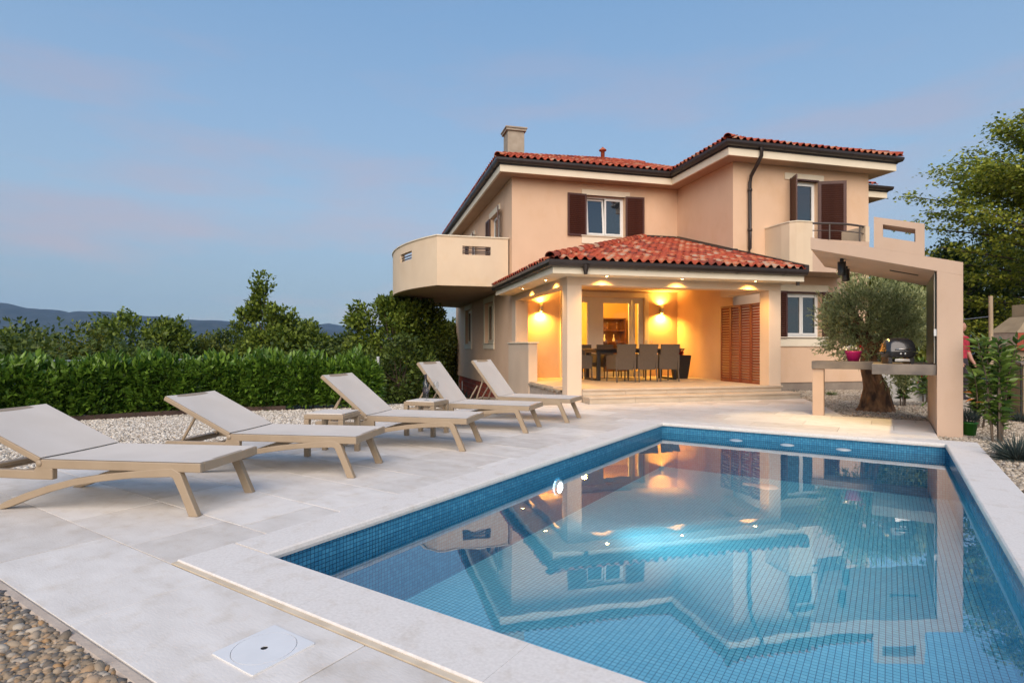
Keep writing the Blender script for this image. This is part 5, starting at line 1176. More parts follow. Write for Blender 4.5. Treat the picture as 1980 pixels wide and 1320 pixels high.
# ------------------------------------------------------------------ trees and plants
def branch_tree(name, label, cat, base, H, crown_c, crown_r, n_cl, per, lf, leafm, barkm='bark', trunk_r=0.12, seed=1, clump=0.4, group=None, template=LEAF4, jitter=0.9, spikes=(), flat=1.0, shell=0.55, lean=0.0, trunk=True):
    """trunk with limbs reaching every leaf clump; leaves spread through each clump"""
    rng = np.random.default_rng(seed); t = thing(name, label, cat, base, 0, group)
    cc = np.array(crown_c, float); cr = np.array(crown_r, float)
    d_ = unit(rng.normal(0, 1, (n_cl, 3))); rad = shell + (1 - shell) * rng.random(n_cl) ** 0.6
    rad *= 1 + 0.16 * np.sin(d_[:, 0] * 5 + seed) * np.cos(d_[:, 2] * 4 + seed * 2)
    C_ = cc + d_ * cr * rad[:, None]; C_[:, 2] = np.maximum(C_[:, 2], 0.25)
    C_ = np.vstack([C_] + [np.array([s]) for s in spikes]) if len(spikes) else C_
    if trunk:
        b = MB(); th_ = crown_c[2] * 0.85; tp = [(0, 0, -0.1)] + [(lean * k / 4 + rng.normal(0, 0.03) * H * 0.1, rng.normal(0, 0.03) * H * 0.1, th_ * k / 4) for k in range(1, 5)]
        b.tube(tp, [trunk_r * (1.25, 1.0, 0.85, 0.7, 0.5)[k] for k in range(5)], 8)
        for c in C_[:: max(1, len(C_) // 45)]:
            k = rng.integers(1, 5); s0 = Vector(tp[k]); e = Vector(c); mid = s0.lerp(e, 0.55) + Vector((0, 0, 0.08 * H * rng.random()))
            b.tube([s0, mid, e], [trunk_r * 0.33, trunk_r * 0.2, trunk_r * 0.06], 5, caps=False)
        b.build('trunk', barkm, t)
    n = len(C_) * per; cl = np.repeat(C_, per, 0); off = rng.normal(0, 1, (n, 3)); off = unit(off) * (rng.random(n) ** 0.45)[:, None] * (clump * rng.uniform(0.7, 1.35, len(C_)).repeat(per))[:, None]; off[:, 2] *= flat
    pos = cl + off; out_ = unit(off + 0.6 * (pos - cc))
    X, Yv, Z = leaf_axes(n, out_, rng.uniform(0.7, 1.3, n) * lf[0], rng.uniform(0.7, 1.3, n) * lf[1], jitter, 0.1, rng)
    V, Fc = stamp(*template, pos, X, Yv, Z)
    tag(link('crown', npmesh('crown', V, Fc, leafm), t), kind=None)
    return t
# background wood beyond the hedge
BG = [ # u centre, v top, half width px, distance, material, label
    (-45, 628, 80, 24, 'leaf_wood', 'rounded dark green tree at the far end of the hedge'),
    (35, 632, 60, 30, 'leaf_wood_light', 'low olive green tree rising between round trees at the hedge end'),
    (140, 618, 55, 22, 'leaf_wood_light', 'loose airy young tree with yellowish leaves before the mountains'),
    (278, 590, 85, 24, 'leaf_wood', 'broad round olive green tree whose crown overlaps the mountains'),
    (385, 645, 62, 27, 'leaf_wood_light', 'small bushy tree in the dip of the wood under the low ridge'),
    (455, 640, 55, 31, 'leaf_wood_dark', 'dark low tree tucked against the spire topped tree'),
    (535, 590, 70, 23, 'leaf_wood', 'tall tree with a pointed leafy spire above the hedge'),
    (590, 612, 45, 27, 'leaf_wood', 'round topped tree leaning on the spire topped tree'),
    (640, 640, 62, 30, 'leaf_wood_dark', 'low dark tree in the gap beside the big tree'),
    (705, 650, 45, 28, 'leaf_wood_light', 'small light green tree in front of the big tree'),
    (765, 556, 78, 22, 'leaf_wood', 'big dense tree rising up to the curved balcony'),
    (852, 604, 42, 29, 'leaf_wood_light', 'thin airy tree seen under the curved balcony'),
]
for i, (u_, v_, hwp, Y, m_, lab) in enumerate(BG):
    X0 = (u_ - 990) / F * Y; top = HC + (672 - v_) / F * Y; gz = -2.4 if i < 10 else -1.6; W2 = hwp / F * Y; H_ = top - gz
    sp = []
    if i == 6: sp = [(-0.9 + 0.06 * k, 0, H_ - 0.55 + 0.28 * k) for k in range(6)] + [(-0.95, 0.1, H_ - 0.3), (-1.35, 0, H_ - 0.4), (-1.5, 0, H_ - 0.9)]
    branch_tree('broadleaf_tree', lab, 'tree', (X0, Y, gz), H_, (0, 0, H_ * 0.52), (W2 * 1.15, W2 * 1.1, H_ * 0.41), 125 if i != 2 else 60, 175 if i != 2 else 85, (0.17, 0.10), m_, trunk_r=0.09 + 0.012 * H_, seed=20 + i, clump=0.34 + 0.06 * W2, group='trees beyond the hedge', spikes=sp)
# undergrowth belt behind the hedge
rng = np.random.default_rng(5); P_ = []
for k in range(520):
    tpar = rng.random(); c, tv, nv = hedge_at(tpar); dd_ = rng.uniform(3.0, 13.0); q = c + nv * dd_; P_.append((q.x, q.y, rng.uniform(-2.2, -0.2 + 0.16 * dd_)))
for k in range(120):
    P_.append((rng.uniform(-5.8, -3.2), rng.uniform(18.0, 23), rng.uniform(-2.0, 0.6)))
P_ = np.array(P_); per = 90; n = len(P_) * per; off = unit(rng.normal(0, 1, (n, 3))) * (rng.random(n) ** 0.4)[:, None] * np.array([0.75, 0.75, 0.6]); pos = np.repeat(P_, per, 0) + off
X, Yv, Z = leaf_axes(n, unit(off), rng.uniform(0.12, 0.24, n), rng.uniform(0.07, 0.13, n), 0.9, 0.1, rng); V, Fc = stamp(*LEAF4, pos, X, Yv, Z)
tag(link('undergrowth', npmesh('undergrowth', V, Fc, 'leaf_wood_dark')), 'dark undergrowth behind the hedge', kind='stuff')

# hedge
HG = thing('hedge', 'clipped glossy green laurel hedge along the gravel', 'hedge', (0, 0, 0))
rng = np.random.default_rng(8); n = 21000; tt = rng.random(n) ** 0.75; pos = np.zeros((n, 3)); out_ = np.zeros((n, 3))
side_ = rng.random(n)
samples = [hedge_at(k / 400) for k in range(401)]; Cn = np.array([(c.x, c.y) for c, _, _ in samples]); Nn = np.array([(nv.x, nv.y) for _, _, nv in samples])
ii = (tt * 400).astype(int); hgt = 0.74 + 0.13 * tt + 0.05 * np.sin(tt * 90) + 0.04 * np.sin(tt * 37 + 1) + 0.03 * np.sin(tt * 210)
bul = 0.33 + 0.05 * np.sin(tt * 120) + 0.04 * np.sin(tt * 53)
face = side_ < 0.62; topm = side_ >= 0.62
zz = np.where(face, 0.02 + rng.random(n) ** 0.85 * hgt * 0.98, hgt + rng.normal(0, 0.035, n) + 0.20 * (rng.random(n) ** 5))
offn = np.where(face, -bul * (1 - 0.35 * np.clip((zz / hgt - 0.75) / 0.25, 0, 1) ** 2) + rng.random(n) ** 2 * 0.16, rng.uniform(-0.27, 0.3, n))
pos[:, :2] = Cn[ii] + Nn[ii] * offn[:, None] + rng.normal(0, 0.02, (n, 2)); pos[:, 2] = zz
out_[:, :2] = Nn[ii] * np.where(face, -1.0, 0.0)[:, None]; out_[:, 2] = np.where(face, 0.35, 1.0)
# rounded bushy end by the fence post
ne = 2200; ce = np.array([-3.25, 12.4, 0.42]); de = unit(rng.normal(0, 1, (ne, 3))); pe = ce + de * np.array([0.36, 0.42, 0.54]) * (0.82 + 0.18 * rng.random(ne))[:, None]; pe[:, 2] = np.maximum(pe[:, 2], 0.03)
pos = np.vstack([pos, pe]); out_ = np.vstack([out_, de]); n = len(pos)
ln = rng.uniform(0.13, 0.22, n); wd = ln * rng.uniform(0.36, 0.46, n); X, Yv, Z = leaf_axes(n, unit(out_), ln, wd, 0.55, 0.25, rng)
near = np.argsort(np.hypot(pos[:, 0], pos[:, 1]) + 3 * (pos[:, 0] < -9.3) + rng.random(n) * 2.2)[:300]
rest = np.ones(n, bool); rest[near] = False
V, Fc = stamp(*LEAF5, pos[rest], X[rest], Yv[rest], Z[rest]); tag(link('foliage', npmesh('foliage', V, Fc, 'leaf_laurel'), HG), kind='stuff')
leaf_me = npmesh('leaf', np.array(LEAF5[0]), np.array(LEAF5[1]), 'leaf_laurel')
def leaf_objs(idx, pos, X, Yv, Z, me, parent):
    for i in idx:
        M_ = Matrix((X[i], Yv[i], Z[i])).transposed().to_4x4(); M_.translation = Vector(pos[i]); link('leaf', me, parent, M_)
leaf_objs(near, pos, X, Yv, Z, leaf_me, HG)
st = MB()
for k in range(60):
    c, tv, nv = hedge_at((k + 0.5) / 60); st.tube([(c.x, c.y, -0.1), (c.x + random.uniform(-.08, .08), c.y + random.uniform(-.08, .08), 0.85)], [0.018, 0.008], 5)
tag(st.build('stems', 'bark', HG), kind='stuff')
co = MB(); samp = [samples[k] for k in range(0, 401, 10)]
co.sweep([(c.x, c.y) for c, _, _ in samp], [(-0.2, 0.05), (0.2, 0.05), (0.2, 0.62), (-0.2, 0.62)])
co.build('inner_twigs', 'leaf_wood_dark', HG)
ed = thing('edging_board', 'dark timber edging board along the foot of the hedge', 'edging', (0, 0, 0))
pe_ = [(c.x - nv.x * 0.42, c.y - nv.y * 0.42) for c, _, nv in samples[130:380:25]]
for k in range(len(pe_) - 1): MB().sweep([pe_[k], pe_[k + 1]], [(-0.02, -0.1), (0.02, -0.1), (0.02, 0.055), (-0.02, 0.055)]).build('board', 'edging_wood', ed)
# mesh fence behind the hedge
fe = thing('wire_fence', 'blue grey wire fence with top rail behind the hedge', 'fence', (0, 0, 0))
fp = [(c.x + nv.x * 0.55, c.y + nv.y * 0.55) for c, _, nv in samples[0:396:36]]
MB().tube([(x, y, 1.0) for x, y in fp], 0.025, 6).build('rail', 'fence_metal', fe)
for z in (0.25, 0.5, 0.75): MB().tube([(x, y, z) for x, y in fp], 0.005, 4).build('wire', 'fence_metal', fe)
for x, y in fp: MB().tube([(x, y, -0.3), (x, y, 1.03)], 0.03, 6).build('post', 'fence_metal', fe)
q = pt(731, 772, Y=13.05)
t = thing('fence_post', 'slim pale metal post standing at the end of the hedge', 'post', (q.x, q.y, -0.05)); h = 1.07
MB().tube([(0, 0, -0.1), (0, 0, h)], 0.032, 10).build('tube', 'post_metal', t); MB().lathe([(0.036, h), (0.036, h + 0.02), (0, h + 0.025)], 10).build('cap', 'post_metal', t)
MB().box(-0.05, -0.02, -0.02, 0.02, h - 0.14, h - 0.05).build('clamp', 'post_metal', t)
# rubble and rocks in the sunk strip beside the house
rnd = random.Random(9)
for k in range(6):
    p, q = rnd.uniform(-1.9, -0.7), rnd.uniform(9, 15); x, y = hw(p, q); s = rnd.uniform(0.15, 0.42)
    b = MB(); tv, tf = sphere_t(5, 7); b.add([(a * s * (1 + rnd.uniform(-.2, .2)), c * s * (1 + rnd.uniform(-.2, .2)), e * s * 0.7) for a, c, e in tv], tf)
    o = b.build('boulder', 'rock'); o.location = Vector((x, y, -0.95 + s * 0.3)) * U; tag(o, 'rough brown boulder lying in the sunk strip by the brick foundation', 'rock', 'boulders beside the foundation')
# sparse dark shrub in front of the big tree
branch_tree('shrub', 'dark leafy shrub under the big tree behind the hedge end', 'shrub', (-3.5, 17.5, -0.9), 2.4, (0, 0, 1.2), (1.0, 1.0, 1.2), 55, 110, (0.13, 0.08), 'leaf_wood_dark', trunk_r=0.05, seed=51, clump=0.34, group='shrubs by the big tree')
branch_tree('shrub', 'airy dark shrub between the house corner and the big tree', 'shrub', (-3.5, 21.5, -1.2), 3.2, (0, 0, 1.6), (0.9, 1.0, 1.5), 50, 110, (0.14, 0.08), 'leaf_wood_dark', trunk_r=0.05, seed=52, clump=0.38, group='shrubs by the big tree')

# olive tree ---------------------------------------------------------------
q = pt(1693, 791, z=0)
OT = thing('olive_tree', 'old olive tree with thick twisted trunk and clipped round crown behind the counter', 'tree', (q.x, q.y, 0))
rng = np.random.default_rng(2); b = MB(); nseg, nr = 44, 22; v = []
for k in range(nr):
    z = -0.06 + 1.22 * k / (nr - 1); t_ = k / (nr - 1)
    r0 = np.interp(t_, [0, 0.12, 0.35, 0.55, 0.75, 1.0], [0.34, 0.26, 0.205, 0.175, 0.135, 0.11]); cx = np.interp(t_, [0, 0.4, 0.7, 1], [0, 0.02, -0.12, -0.16]); 
    for i in range(nseg):
        a = 2 * math.pi * i / nseg; lob = 1 + 0.07 * abs(math.sin(6.5 * a + 7 * t_ + math.sin(9 * t_))) + 0.04 * math.sin(17 * a + 9 * t_) + 0.15 * math.sin(5 * a + 2.2 * t_ * 3) + 0.09 * math.sin(3 * a - 3 * t_ + 1) + 0.05 * math.sin(11 * a + 5 * t_) + 0.16 * (1 - t_) ** 2 * math.sin(4 * a + 1)
        v.append((cx + r0 * lob * math.cos(a), r0 * lob * math.sin(a), z))
b.add(v, [(k * nseg + i, k * nseg + (i + 1) % nseg, (k + 1) * nseg + (i + 1) % nseg, (k + 1) * nseg + i) for k in range(nr - 1) for i in range(nseg)], True)
for k in range(16):
    a = rng.uniform(0, 6.28); e = Vector((0.75 * math.cos(a) * rng.uniform(0.5, 1), 0.7 * math.sin(a), rng.uniform(1.35, 2.3))); b.tube([(-0.15, 0, 1.05), Vector((-0.1, 0, 1.2)).lerp(e, 0.5) + Vector((0, 0, 0.1)), e], [0.075, 0.045, 0.012], 6)
b.build('trunk', 'olive_bark', OT)
ncl = 120; d_ = unit(rng.normal(0, 1, (ncl, 3))); C_ = np.array([-0.04, 0, 1.80]) + d_ * np.array([0.86, 0.80, 0.66]) * (0.45 + 0.55 * rng.random(ncl) ** 0.5)[:, None]
C_ = np.vstack([C_, [[-0.75, -0.1, 1.25], [-0.85, 0, 1.35], [-0.6, -0.2, 1.2], [0.25, -0.25, 0.78], [0.3, -0.2, 0.7], [0.15, -0.3, 0.85], [0.4, -0.2, 0.82], [-0.55, 0, 2.42], [-0.3, 0, 2.5], [0.3, 0, 2.42]]])
tw = 14; n = len(C_) * tw; base_ = np.repeat(C_, tw, 0) + rng.normal(0, 0.085, (n, 3)); td = unit(base_ - [-0.04, 0, 1.7] + rng.normal(0, 0.35, (n, 3)) + [0, 0, 0.25]); per = 14
k_ = np.tile(np.arange(per), n); P_ = np.repeat(base_, per, 0) + np.repeat(td, per, 0) * (k_ * 0.022)[:, None]; dd = np.repeat(td, per, 0)
n2 = len(P_); X, Yv, Z = leaf_axes(n2, dd, rng.uniform(0.06, 0.105, n2), rng.uniform(0.017, 0.027, n2), 0.55, 0.1, rng); V, Fc = stamp(*LEAF4, P_, X, Yv, Z)
link('crown', npmesh('crown', V, Fc, 'leaf_olive'), OT)
# big tree at the right ------------------------------------------------------
rng = np.random.default_rng(14); layers = []
# spreading sprays along ascending limbs, reaching left over the shelter
base = (18.9, 18.6, -0.1)
def spray_tree():
    t = thing('linden_tree', 'tall spreading tree with layered yellow green sprays behind the fireplace', 'tree', base); b = MB()
    tp = [(0, 0, -0.1), (0.05, 0, 1.9), (-0.05, 0.05, 3.8), (0.05, 0, 5.9), (0, 0, 8.0), (0.1, 0, 9.8)]; b.tube(tp, [0.27, 0.22, 0.19, 0.15, 0.09, 0.03], 10)
    P_ = []; D_ = []
    for k in range(104):
        h = rng.uniform(1.6, 9.7); a = rng.uniform(0, 2 * math.pi); 
        if rng.random() < 0.42: a = rng.uniform(2.5, 3.9)
        reach = np.interp(h, [1.6, 3.0, 4.5, 6.0, 7.5, 8.6, 9.8], [3.2, 4.0, 4.6, 5.0, 4.2, 3.2, 1.2]) * rng.uniform(0.72, 1.08); s0 = Vector((0, 0, max(0.8, h * 0.72)))
        e = Vector((math.cos(a) * reach, math.sin(a) * reach, h)); m1 = s0.lerp(e, 0.5) + Vector((0, 0, 0.25)); b.tube([s0, m1, e], [0.06, 0.035, 0.010], 5, caps=False)
        for j in range(26):
            f_ = rng.uniform(0.25, 1.0) ** 0.8; c = s0.lerp(m1, f_ * 2) if f_ < 0.5 else m1.lerp(e, f_ * 2 - 1)
            P_.append(np.array(c) + rng.normal(0, 1, 3) * np.array([0.26, 0.26, 0.10]) * (1.15 - 0.6 * f_)); D_.append(np.array([math.cos(a), math.sin(a), -0.05]))
    b.build('trunk', 'bark', t)
    P_, D_ = np.array(P_), np.array(D_); per = 20; n = len(P_) * per; off = rng.normal(0, 1, (n, 3)) * np.array([0.20, 0.20, 0.07]); pos = np.repeat(P_, per, 0) + off
    X, Yv, Z = leaf_axes(n, unit(np.repeat(D_, per, 0) + off * 2), rng.uniform(0.09, 0.16, n), rng.uniform(0.07, 0.11, n), 0.55, -0.15, rng); V, Fc = stamp(*LEAF4, pos, X, Yv, Z)
    link('crown', npmesh('crown', V, Fc, 'leaf_linden'), t)
spray_tree()
branch_tree('broadleaf_tree', 'dense green tree behind the olive tree and shelter', 'tree', (13.9, 20.5, -0.1), 4.6, (0, 0, 2.3), (2.3, 1.8, 2.2), 110, 140, (0.15, 0.09), 'leaf_wood_light', trunk_r=0.14, seed=71, clump=0.5, group='trees behind the shelter')
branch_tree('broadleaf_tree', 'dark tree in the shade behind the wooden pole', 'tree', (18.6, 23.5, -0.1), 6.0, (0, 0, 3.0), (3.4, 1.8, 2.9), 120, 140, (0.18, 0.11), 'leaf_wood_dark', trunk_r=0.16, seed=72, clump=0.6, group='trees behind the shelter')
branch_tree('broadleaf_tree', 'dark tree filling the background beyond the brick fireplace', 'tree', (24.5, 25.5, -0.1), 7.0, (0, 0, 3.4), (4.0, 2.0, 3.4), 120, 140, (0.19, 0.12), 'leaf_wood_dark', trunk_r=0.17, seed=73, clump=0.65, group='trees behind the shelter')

# laurel shrubs beside the shelter
def laurel(base, H_, nstem, spread, label, seed, n_obj=40, lf=(0.19, 0.062), m_='leaf_shrub', per=46, group='young laurel shrubs beside the shelter'):
    rng = np.random.default_rng(seed); t = thing('laurel_shrub', label, 'shrub', base, 0, group); b = MB(); P_, D_ = [], []
    for s in range(nstem):
        a = rng.uniform(0, 6.28); lean = rng.uniform(0.1, 1.0) * spread; h = H_ * rng.uniform(0.7, 1.0); e = Vector((math.cos(a) * lean, math.sin(a) * lean, h)); m1 = e * 0.5 + Vector((0, 0, 0.12)); b.tube([(math.cos(a) * 0.05, math.sin(a) * 0.05, -0.06), m1, e], [0.016, 0.012, 0.005], 5)
        for j in range(per):
            f_ = 0.12 + 0.88 * (j + rng.random()) / per; c = np.array(m1 * f_ * 2) if f_ < 0.5 else np.array(m1.lerp(e, f_ * 2 - 1)); aa = j * 2.4 + rng.normal(0, 0.3); P_.append(c); D_.append((math.cos(aa), math.sin(aa), 0.25 + 0.7 * max(0, f_ - 0.6)))
    b.build('stem', 'bark', t); P_, D_ = np.array(P_), np.array(D_); n = len(P_)
    X, Yv, Z = leaf_axes(n, unit(D_), rng.uniform(0.7, 1.15, n) * lf[0], rng.uniform(0.8, 1.15, n) * lf[1], 0.25, 0.05, rng)
    idx = np.arange(n); rng.shuffle(idx); me = npmesh('leaf', np.array(LEAF5[0]), np.array(LEAF5[1]), m_); leaf_objs(idx[:n_obj], P_, X, Yv, Z, me, t)
    r_ = idx[n_obj:]; V, Fc = stamp(*LEAF5, P_[r_], X[r_], Yv[r_], Z[r_]); tag(link('foliage', npmesh('foliage', V, Fc, m_), t), kind='stuff')
    return t
q = pt(1928, 850, z=0); LT = laurel((q.x, q.y, 0), 1.42, 7, 0.32, 'tallest laurel shrub with long pointed leaves at the gravel edge', 31, 150)
pos = np.array([[-0.25, 0.1, 0.62], [-0.28, 0.05, 0.5], [-0.22, 0.1, 0.55]]); dd = np.array([[-1, 0, 0.1], [1, -0.2, 0], [-0.6, 0, -0.3]]); X, Yv, Z = leaf_axes(3, unit(dd), np.full(3, 0.15), np.full(3, 0.05), 0.05)
leaf_objs(range(3), pos, X, Yv, Z, npmesh('leaf', np.array(LEAF5[0]), np.array(LEAF5[1]), 'leaf_orange'), LT)
q = pt(1893, 822, z=0); laurel((q.x, q.y, 0), 1.05, 5, 0.26, 'smaller laurel shrub right behind the shelter column', 32, 80)
q = pt(1955, 800, z=0); laurel((q.x, q.y, 0), 1.25, 6, 0.34, 'laurel shrub towards the brick fireplace', 33, 80)
q = pt(1745, 782, z=0); laurel((q.x, q.y, 0), 0.85, 5, 0.22, 'low leafy shrub between the olive trunk and the shelter wall', 34, 60)
q = pt(1765, 775, z=0); laurel((q.x + 0.3, q.y, 0), 0.95, 5, 0.22, 'leafy shrub before the white garden wall', 35, 60)
def grass_tuft(u_, v_, label, n=260, ln=0.22, m_='leaf_lavender', group='grey green tufts in the gravel'):
    q = pt(u_, v_, z=0); t = thing('lavender_tuft', label, 'plant', (q.x, q.y, -0.03), 0, group); d_ = unit(RNG.normal(0, 1, (n, 3)) * [1, 1, 0.5] + [0, 0, 0.75]); pos = d_ * np.array([0.05, 0.05, 0.0])
    X, Yv, Z = leaf_axes(n, d_, RNG.uniform(0.6, 1.15, n) * ln, np.full(n, 0.010), 0.15, 0.1); V, Fc = stamp(*LEAF4, pos, X, Yv, Z); link('blades', npmesh('blades', V, Fc, m_), t)
    MB().tube([(0, 0, -0.03), (0, 0, 0.06)], 0.03, 6).build('stem', 'bark', t)
grass_tuft(1968, 885, 'grey green lavender tuft in the gravel beside the pool', 520, 0.34); grass_tuft(1905, 770, 'small grey tuft between laurel shrubs')
grass_tuft(1607, 762, 'small green tuft at the foot of the villa wall behind the counter post', 120, 0.2, 'leaf_shrub'); grass_tuft(1535, 765, 'dark low tuft by the porch step end', 160, 0.24); grass_tuft(1975, 812, 'grey tuft by the beige garden block', 300, 0.25)
q = pt(1874, 838, z=0)
t = thing('green_pot', 'small bright green plant pot behind the shelter column', 'plant pot', (q.x, q.y, -0.02))
MB().lathe([(0, 0), (0.075, 0), (0.10, 0.17), (0.108, 0.17), (0.108, 0.19), (0.09, 0.19), (0.085, 0.15), (0, 0.15)], 18).build('pot', 'green_pot', t); tuft(160, (0, 0, 0.19), (0.05, 0.05, 0.02), 0.2, 0.012, 'leaf_lavender', 'foliage', t, 1.5, 0.4, LEAF4)
# red flower bed plants behind the shelter
t = thing('geranium_shrub', 'low leafy plant with red blossoms behind the counter', 'plant', (9.1, 12.4, -0.02)); tuft(240, (0, 0, 0.55), (0.22, 0.2, 0.2), 0.12, 0.06, 'leaf_shrub', 'foliage', t); tuft(60, (0, -0.1, 0.72), (0.2, 0.12, 0.08), 0.05, 0.05, 'petal_red', 'flower', t)
MB().tube([(0, 0, -0.05), (0, 0, 0.5)], 0.02, 6).build('stem', 'bark', t)

# garden walls, fireplace, pole ------------------------------------------------
t = thing('garden_wall', 'low white rendered wall behind the olive tree', 'wall', (8.9, 13.6, -0.05), R(-8)); MB().box(-0.3, 1.6, 0, 0.2, 0, 0.72).build('wall_body', 'white_wall', t, bevel=0.008); MB().box(-0.33, 1.63, -0.03, 0.23, 0.722, 0.76).build('cap', 'white_wall', t, bevel=0.006)
q = pt(1978, 812, z=0)
t = thing('garden_block', 'beige rendered block with dark edge beside the laurel shrubs', 'wall', (q.x, q.y, -0.05), R(-30)); MB().box(0.0, 1.4, 0, 0.8, 0, 1.0).build('wall_body', 'fire_concrete', t, bevel=0.01); MB().tube([(-0.03, -0.03, 0), (-0.03, -0.03, 1.02)], 0.014, 6).build('edge_rod', 'black_metal', t); MB().box(-0.04, 1.44, -0.04, 0.84, 1.002, 1.05).build('cap', 'slate_counter', t, bevel=0.006)
fx, fy = 15.55, 17.0
t = thing('brick_fireplace', 'garden fireplace with concrete hood over a red brick firebox', 'fireplace', (fx, fy, -0.05), R(6))
MB().box(-1.0, 1.0, -0.45, 0.45, 0, 1.22).build('base', 'fire_concrete', t, bevel=0.01); MB().box(-1.08, 1.08, -0.6, 0.5, 1.222, 1.30).build('shelf', 'brick_red', t, bevel=0.008)
b = MB(); b.box(-0.98, -0.55, -0.42, 0.42, 1.302, 1.74); b.box(0.55, 0.98, -0.42, 0.42, 1.302, 1.74); b.box(-0.55, 0.55, 0.3, 0.42, 1.302, 1.74); b.build('firebox', 'mortar', t)
bk_ = MB().box(0, 0.205, -0.012, 0, 0, 0.062).mesh('brick', 'brick_red')
for s in (-0.98, 0.55):
    for r_ in range(6):
        for k in range(2): link('brick', bk_, t, T((s + 0.004 + k * 0.215, -0.42, 1.31 + r_ * 0.071)))
# hood: tapered concrete with an arched mouth
hd = MB(); n = 12; low = [(-1.0, 1.742)] + [(0.52 * -math.cos(math.pi * k / n), 1.742 + 0.20 * math.sin(math.pi * k / n)) for k in range(n + 1)] + [(1.0, 1.742)]
hd.add([(x, -0.44, z) for x, z in low] + [(0.42, -0.25, 2.22), (-0.42, -0.25, 2.22)], [tuple(range(len(low) + 2))])
hd.add([(-1.0, -0.44, 1.742), (-0.42, -0.25, 2.22), (-0.42, 0.3, 2.22), (-1.0, 0.44, 1.742)], [(0, 1, 2, 3)]); hd.add([(1.0, -0.44, 1.742), (1.0, 0.44, 1.742), (0.42, 0.3, 2.22), (0.42, -0.25, 2.22)], [(0, 1, 2, 3)])
hd.add([(-1.0, 0.44, 1.742), (-0.42, 0.3, 2.22), (0.42, 0.3, 2.22), (1.0, 0.44, 1.742)], [(0, 1, 2, 3)]); hd.build('hood', 'fire_concrete', t)
MB().box(-0.38, 0.38, -0.23, 0.28, 2.221, 2.58).build('flue', 'fire_concrete', t, bevel=0.01); MB().lathe([(0.16, 0), (0.16, 0.02), (0.12, 0.02), (0.12, -0.05)], 14, M=T((0.0, -0.235, 2.45)) @ Matrix.Rotation(R(90), 4, 'X')).build('flue_hole', 'dark_hole', t)
MB().box(-0.5, 0.5, -0.3, 0.28, 1.302, 1.33).build('grate', 'black_metal', t)
t = thing('wooden_pole', 'bare wooden pole standing beside the brick fireplace', 'pole', (12.62, 15.0, -0.05)); MB().tube([(0, 0, -0.1), (0.01, 0, 1.3), (0, 0, 2.66)], [0.055, 0.052, 0.048], 10).build('shaft', 'pole_wood', t); MB().tube([(-0.02, 0, 2.12), (-0.05, 0, 2.12)], 0.012, 6).build('hook', 'steel', t)
cb = MB().tube([(12.58, 15.0, 2.07), (11.5, 16.2, 1.9), (10.6, 17.1, 1.85)], 0.010, 5).build('washing_line', 'steel'); tag(cb, 'thin slack line running from the wooden pole towards the villa', 'line')

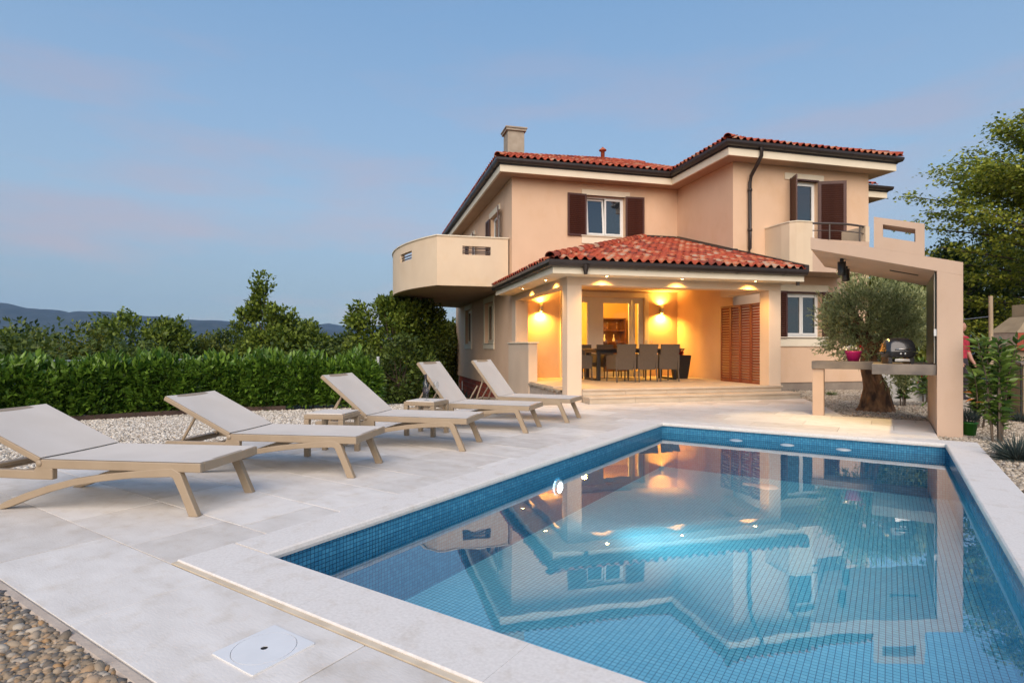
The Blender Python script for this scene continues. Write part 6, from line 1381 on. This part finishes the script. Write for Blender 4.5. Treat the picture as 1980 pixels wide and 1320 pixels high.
# person partly behind the shelter column ---------------------------------------
def person():
    t = thing('person', 'person in a red top and dark trousers standing behind the shelter column', 'person', (11.04, 14.0, -0.048), R(20))
    J = {'pel': (0, 0, 1.02), 'wst': (0, 0, 1.22), 'chs': (0, 0, 1.48), 'nck': (0, 0, 1.64), 'hd': (0, -0.02, 1.74), 'hd2': (0, -0.02, 1.86)}
    vs = [(0, 0, 1.02), (0, 0.01, 1.22), (0, 0, 1.46), (0, 0, 1.60), (0, -0.015, 1.69)]; rad = [(0.17, 0.13), (0.15, 0.115), (0.18, 0.12), (0.075, 0.075), (0.06, 0.06)]; ed = [(0, 1), (1, 2), (2, 3), (3, 4)]
    def chain(start, pts_, rs):
        k = start
        for p, r_ in zip(pts_, rs): vs.append(p); rad.append((r_, r_)); ed.append((k, len(vs) - 1)); k = len(vs) - 1
        return k
    for s in (-1, 1):
        k = chain(2, [(s * 0.20, 0, 1.53), (s * 0.27, 0.02, 1.25), (s * 0.24, -0.10, 1.0), (s * 0.22, -0.16, 0.93)], [0.075, 0.058, 0.042, 0.036])
        for f_ in range(4): chain(k, [(s * (0.20 + 0.02 * f_), -0.19, 0.88), (s * (0.20 + 0.02 * f_), -0.20, 0.835 - 0.008 * (f_ in (1, 2)))], [0.011, 0.009])
        chain(k, [(s * 0.18, -0.19, 0.91), (s * 0.165, -0.21, 0.88)], [0.012, 0.010])
        k = chain(0, [(s * 0.10, 0, 0.92), (s * 0.115, -0.02, 0.52), (s * 0.12, 0.02, 0.10), (s * 0.125, -0.02, 0.05), (s * 0.13, -0.16, 0.035)], [0.115, 0.078, 0.05, 0.052, 0.038])
    me = bpy.data.meshes.new('body'); me.from_pydata([Vector(v) * U for v in vs], ed, [])
    o = link('body', me, t); o.modifiers.new('skin', 'SKIN').use_smooth_shade = True; sb = o.modifiers.new('sub', 'SUBSURF'); sb.levels = 2; sb.render_levels = 2
    for i, r_ in enumerate(rad): me.skin_vertices[0].data[i].radius = (r_[0] * U, r_[1] * U)
    me.skin_vertices[0].data[0].use_root = True
    for m_ in ('skin', 'red_shirt', 'dark_cloth'): me.materials.append(MATS[m_])
    dg = bpy.context.evaluated_depsgraph_get(); ev = bpy.data.meshes.new_from_object(o.evaluated_get(dg)); o.modifiers.clear(); o.data = ev
    if len(ev.materials) == 0:
        for m_ in ('skin', 'red_shirt', 'dark_cloth'): ev.materials.append(MATS[m_])
    for p in ev.polygons:
        z = p.center.z / U; x = abs(p.center.x / U); p.use_smooth = True
        p.material_index = 2 if z < 1.04 and not (x > 0.165 and z > 0.78) else (1 if (1.04 <= z < 1.585 and not (z < 1.20 and x > 0.2)) else 0)
    # head with face, ears and hair
    hd = MB(); tv, tf = sphere_t(12, 16)
    def head(p):
        x, y, z = p; jaw = 1 - 0.26 * max(0, -z) ** 1.2; nose = 0.20 * max(0, 1 - (x / 0.16) ** 2) * max(0, 1 - ((z + 0.12) / 0.22) ** 2) * (y < -0.6); eye = 0.05 * sum(max(0, 1 - ((x - s * 0.36) / 0.17) ** 2) * max(0, 1 - ((z - 0.06) / 0.12) ** 2) for s in (-1, 1)) * (y < -0.5); mo = 0.03 * max(0, 1 - (x / 0.3) ** 2) * max(0, 1 - ((z + 0.48) / 0.08) ** 2) * (y < -0.5)
        return (x * 0.085 * jaw, y * 0.105 * (1 + nose - eye + mo) - 0.015, z * 0.13 + 1.805)
    hd.add([head(p) for p in tv], tf, True)
    for s in (-1, 1): hd.add([(s * 0.085 + a * 0.012, c * 0.022 - 0.005, 1.80 + e * 0.032) for a, c, e in sphere_t(5, 8)[0]], sphere_t(5, 8)[1], True)
    hd.build('head', 'skin', t)
    hr = MB(); hr.add([(x * 0.097, y * 0.115 + 0.008 + (0.035 if y < -0.2 and z < 0.45 else 0), z * (0.14 if z > 0 else 0.11) + 1.818) for x, y, z in tv if True], [f for f in tf if all(tv[i][2] > -0.55 and not (tv[i][1] < -0.25 and tv[i][2] < 0.42) for i in f)], True); hr.build('hair', 'hair', t)
person()

# ------------------------------------------------------------------ air
hz = MB().box(-5300, 5300, -60, 5000, -25, 420).build('haze', 'stucco'); tag(hz, kind='stuff')
m, n_, l_ = newmat('haze'); o_ = n_.new('ShaderNodeOutputMaterial'); pv = n_.new('ShaderNodeVolumePrincipled'); pv.inputs['Color'].default_value = (0.38, 0.62, 1.0, 1); pv.inputs['Density'].default_value = 0.00010; pv.inputs['Anisotropy'].default_value = 0.0
l_.new(pv.outputs[0], o_.inputs['Volume']); hz.data.materials.clear(); hz.data.materials.append(m)
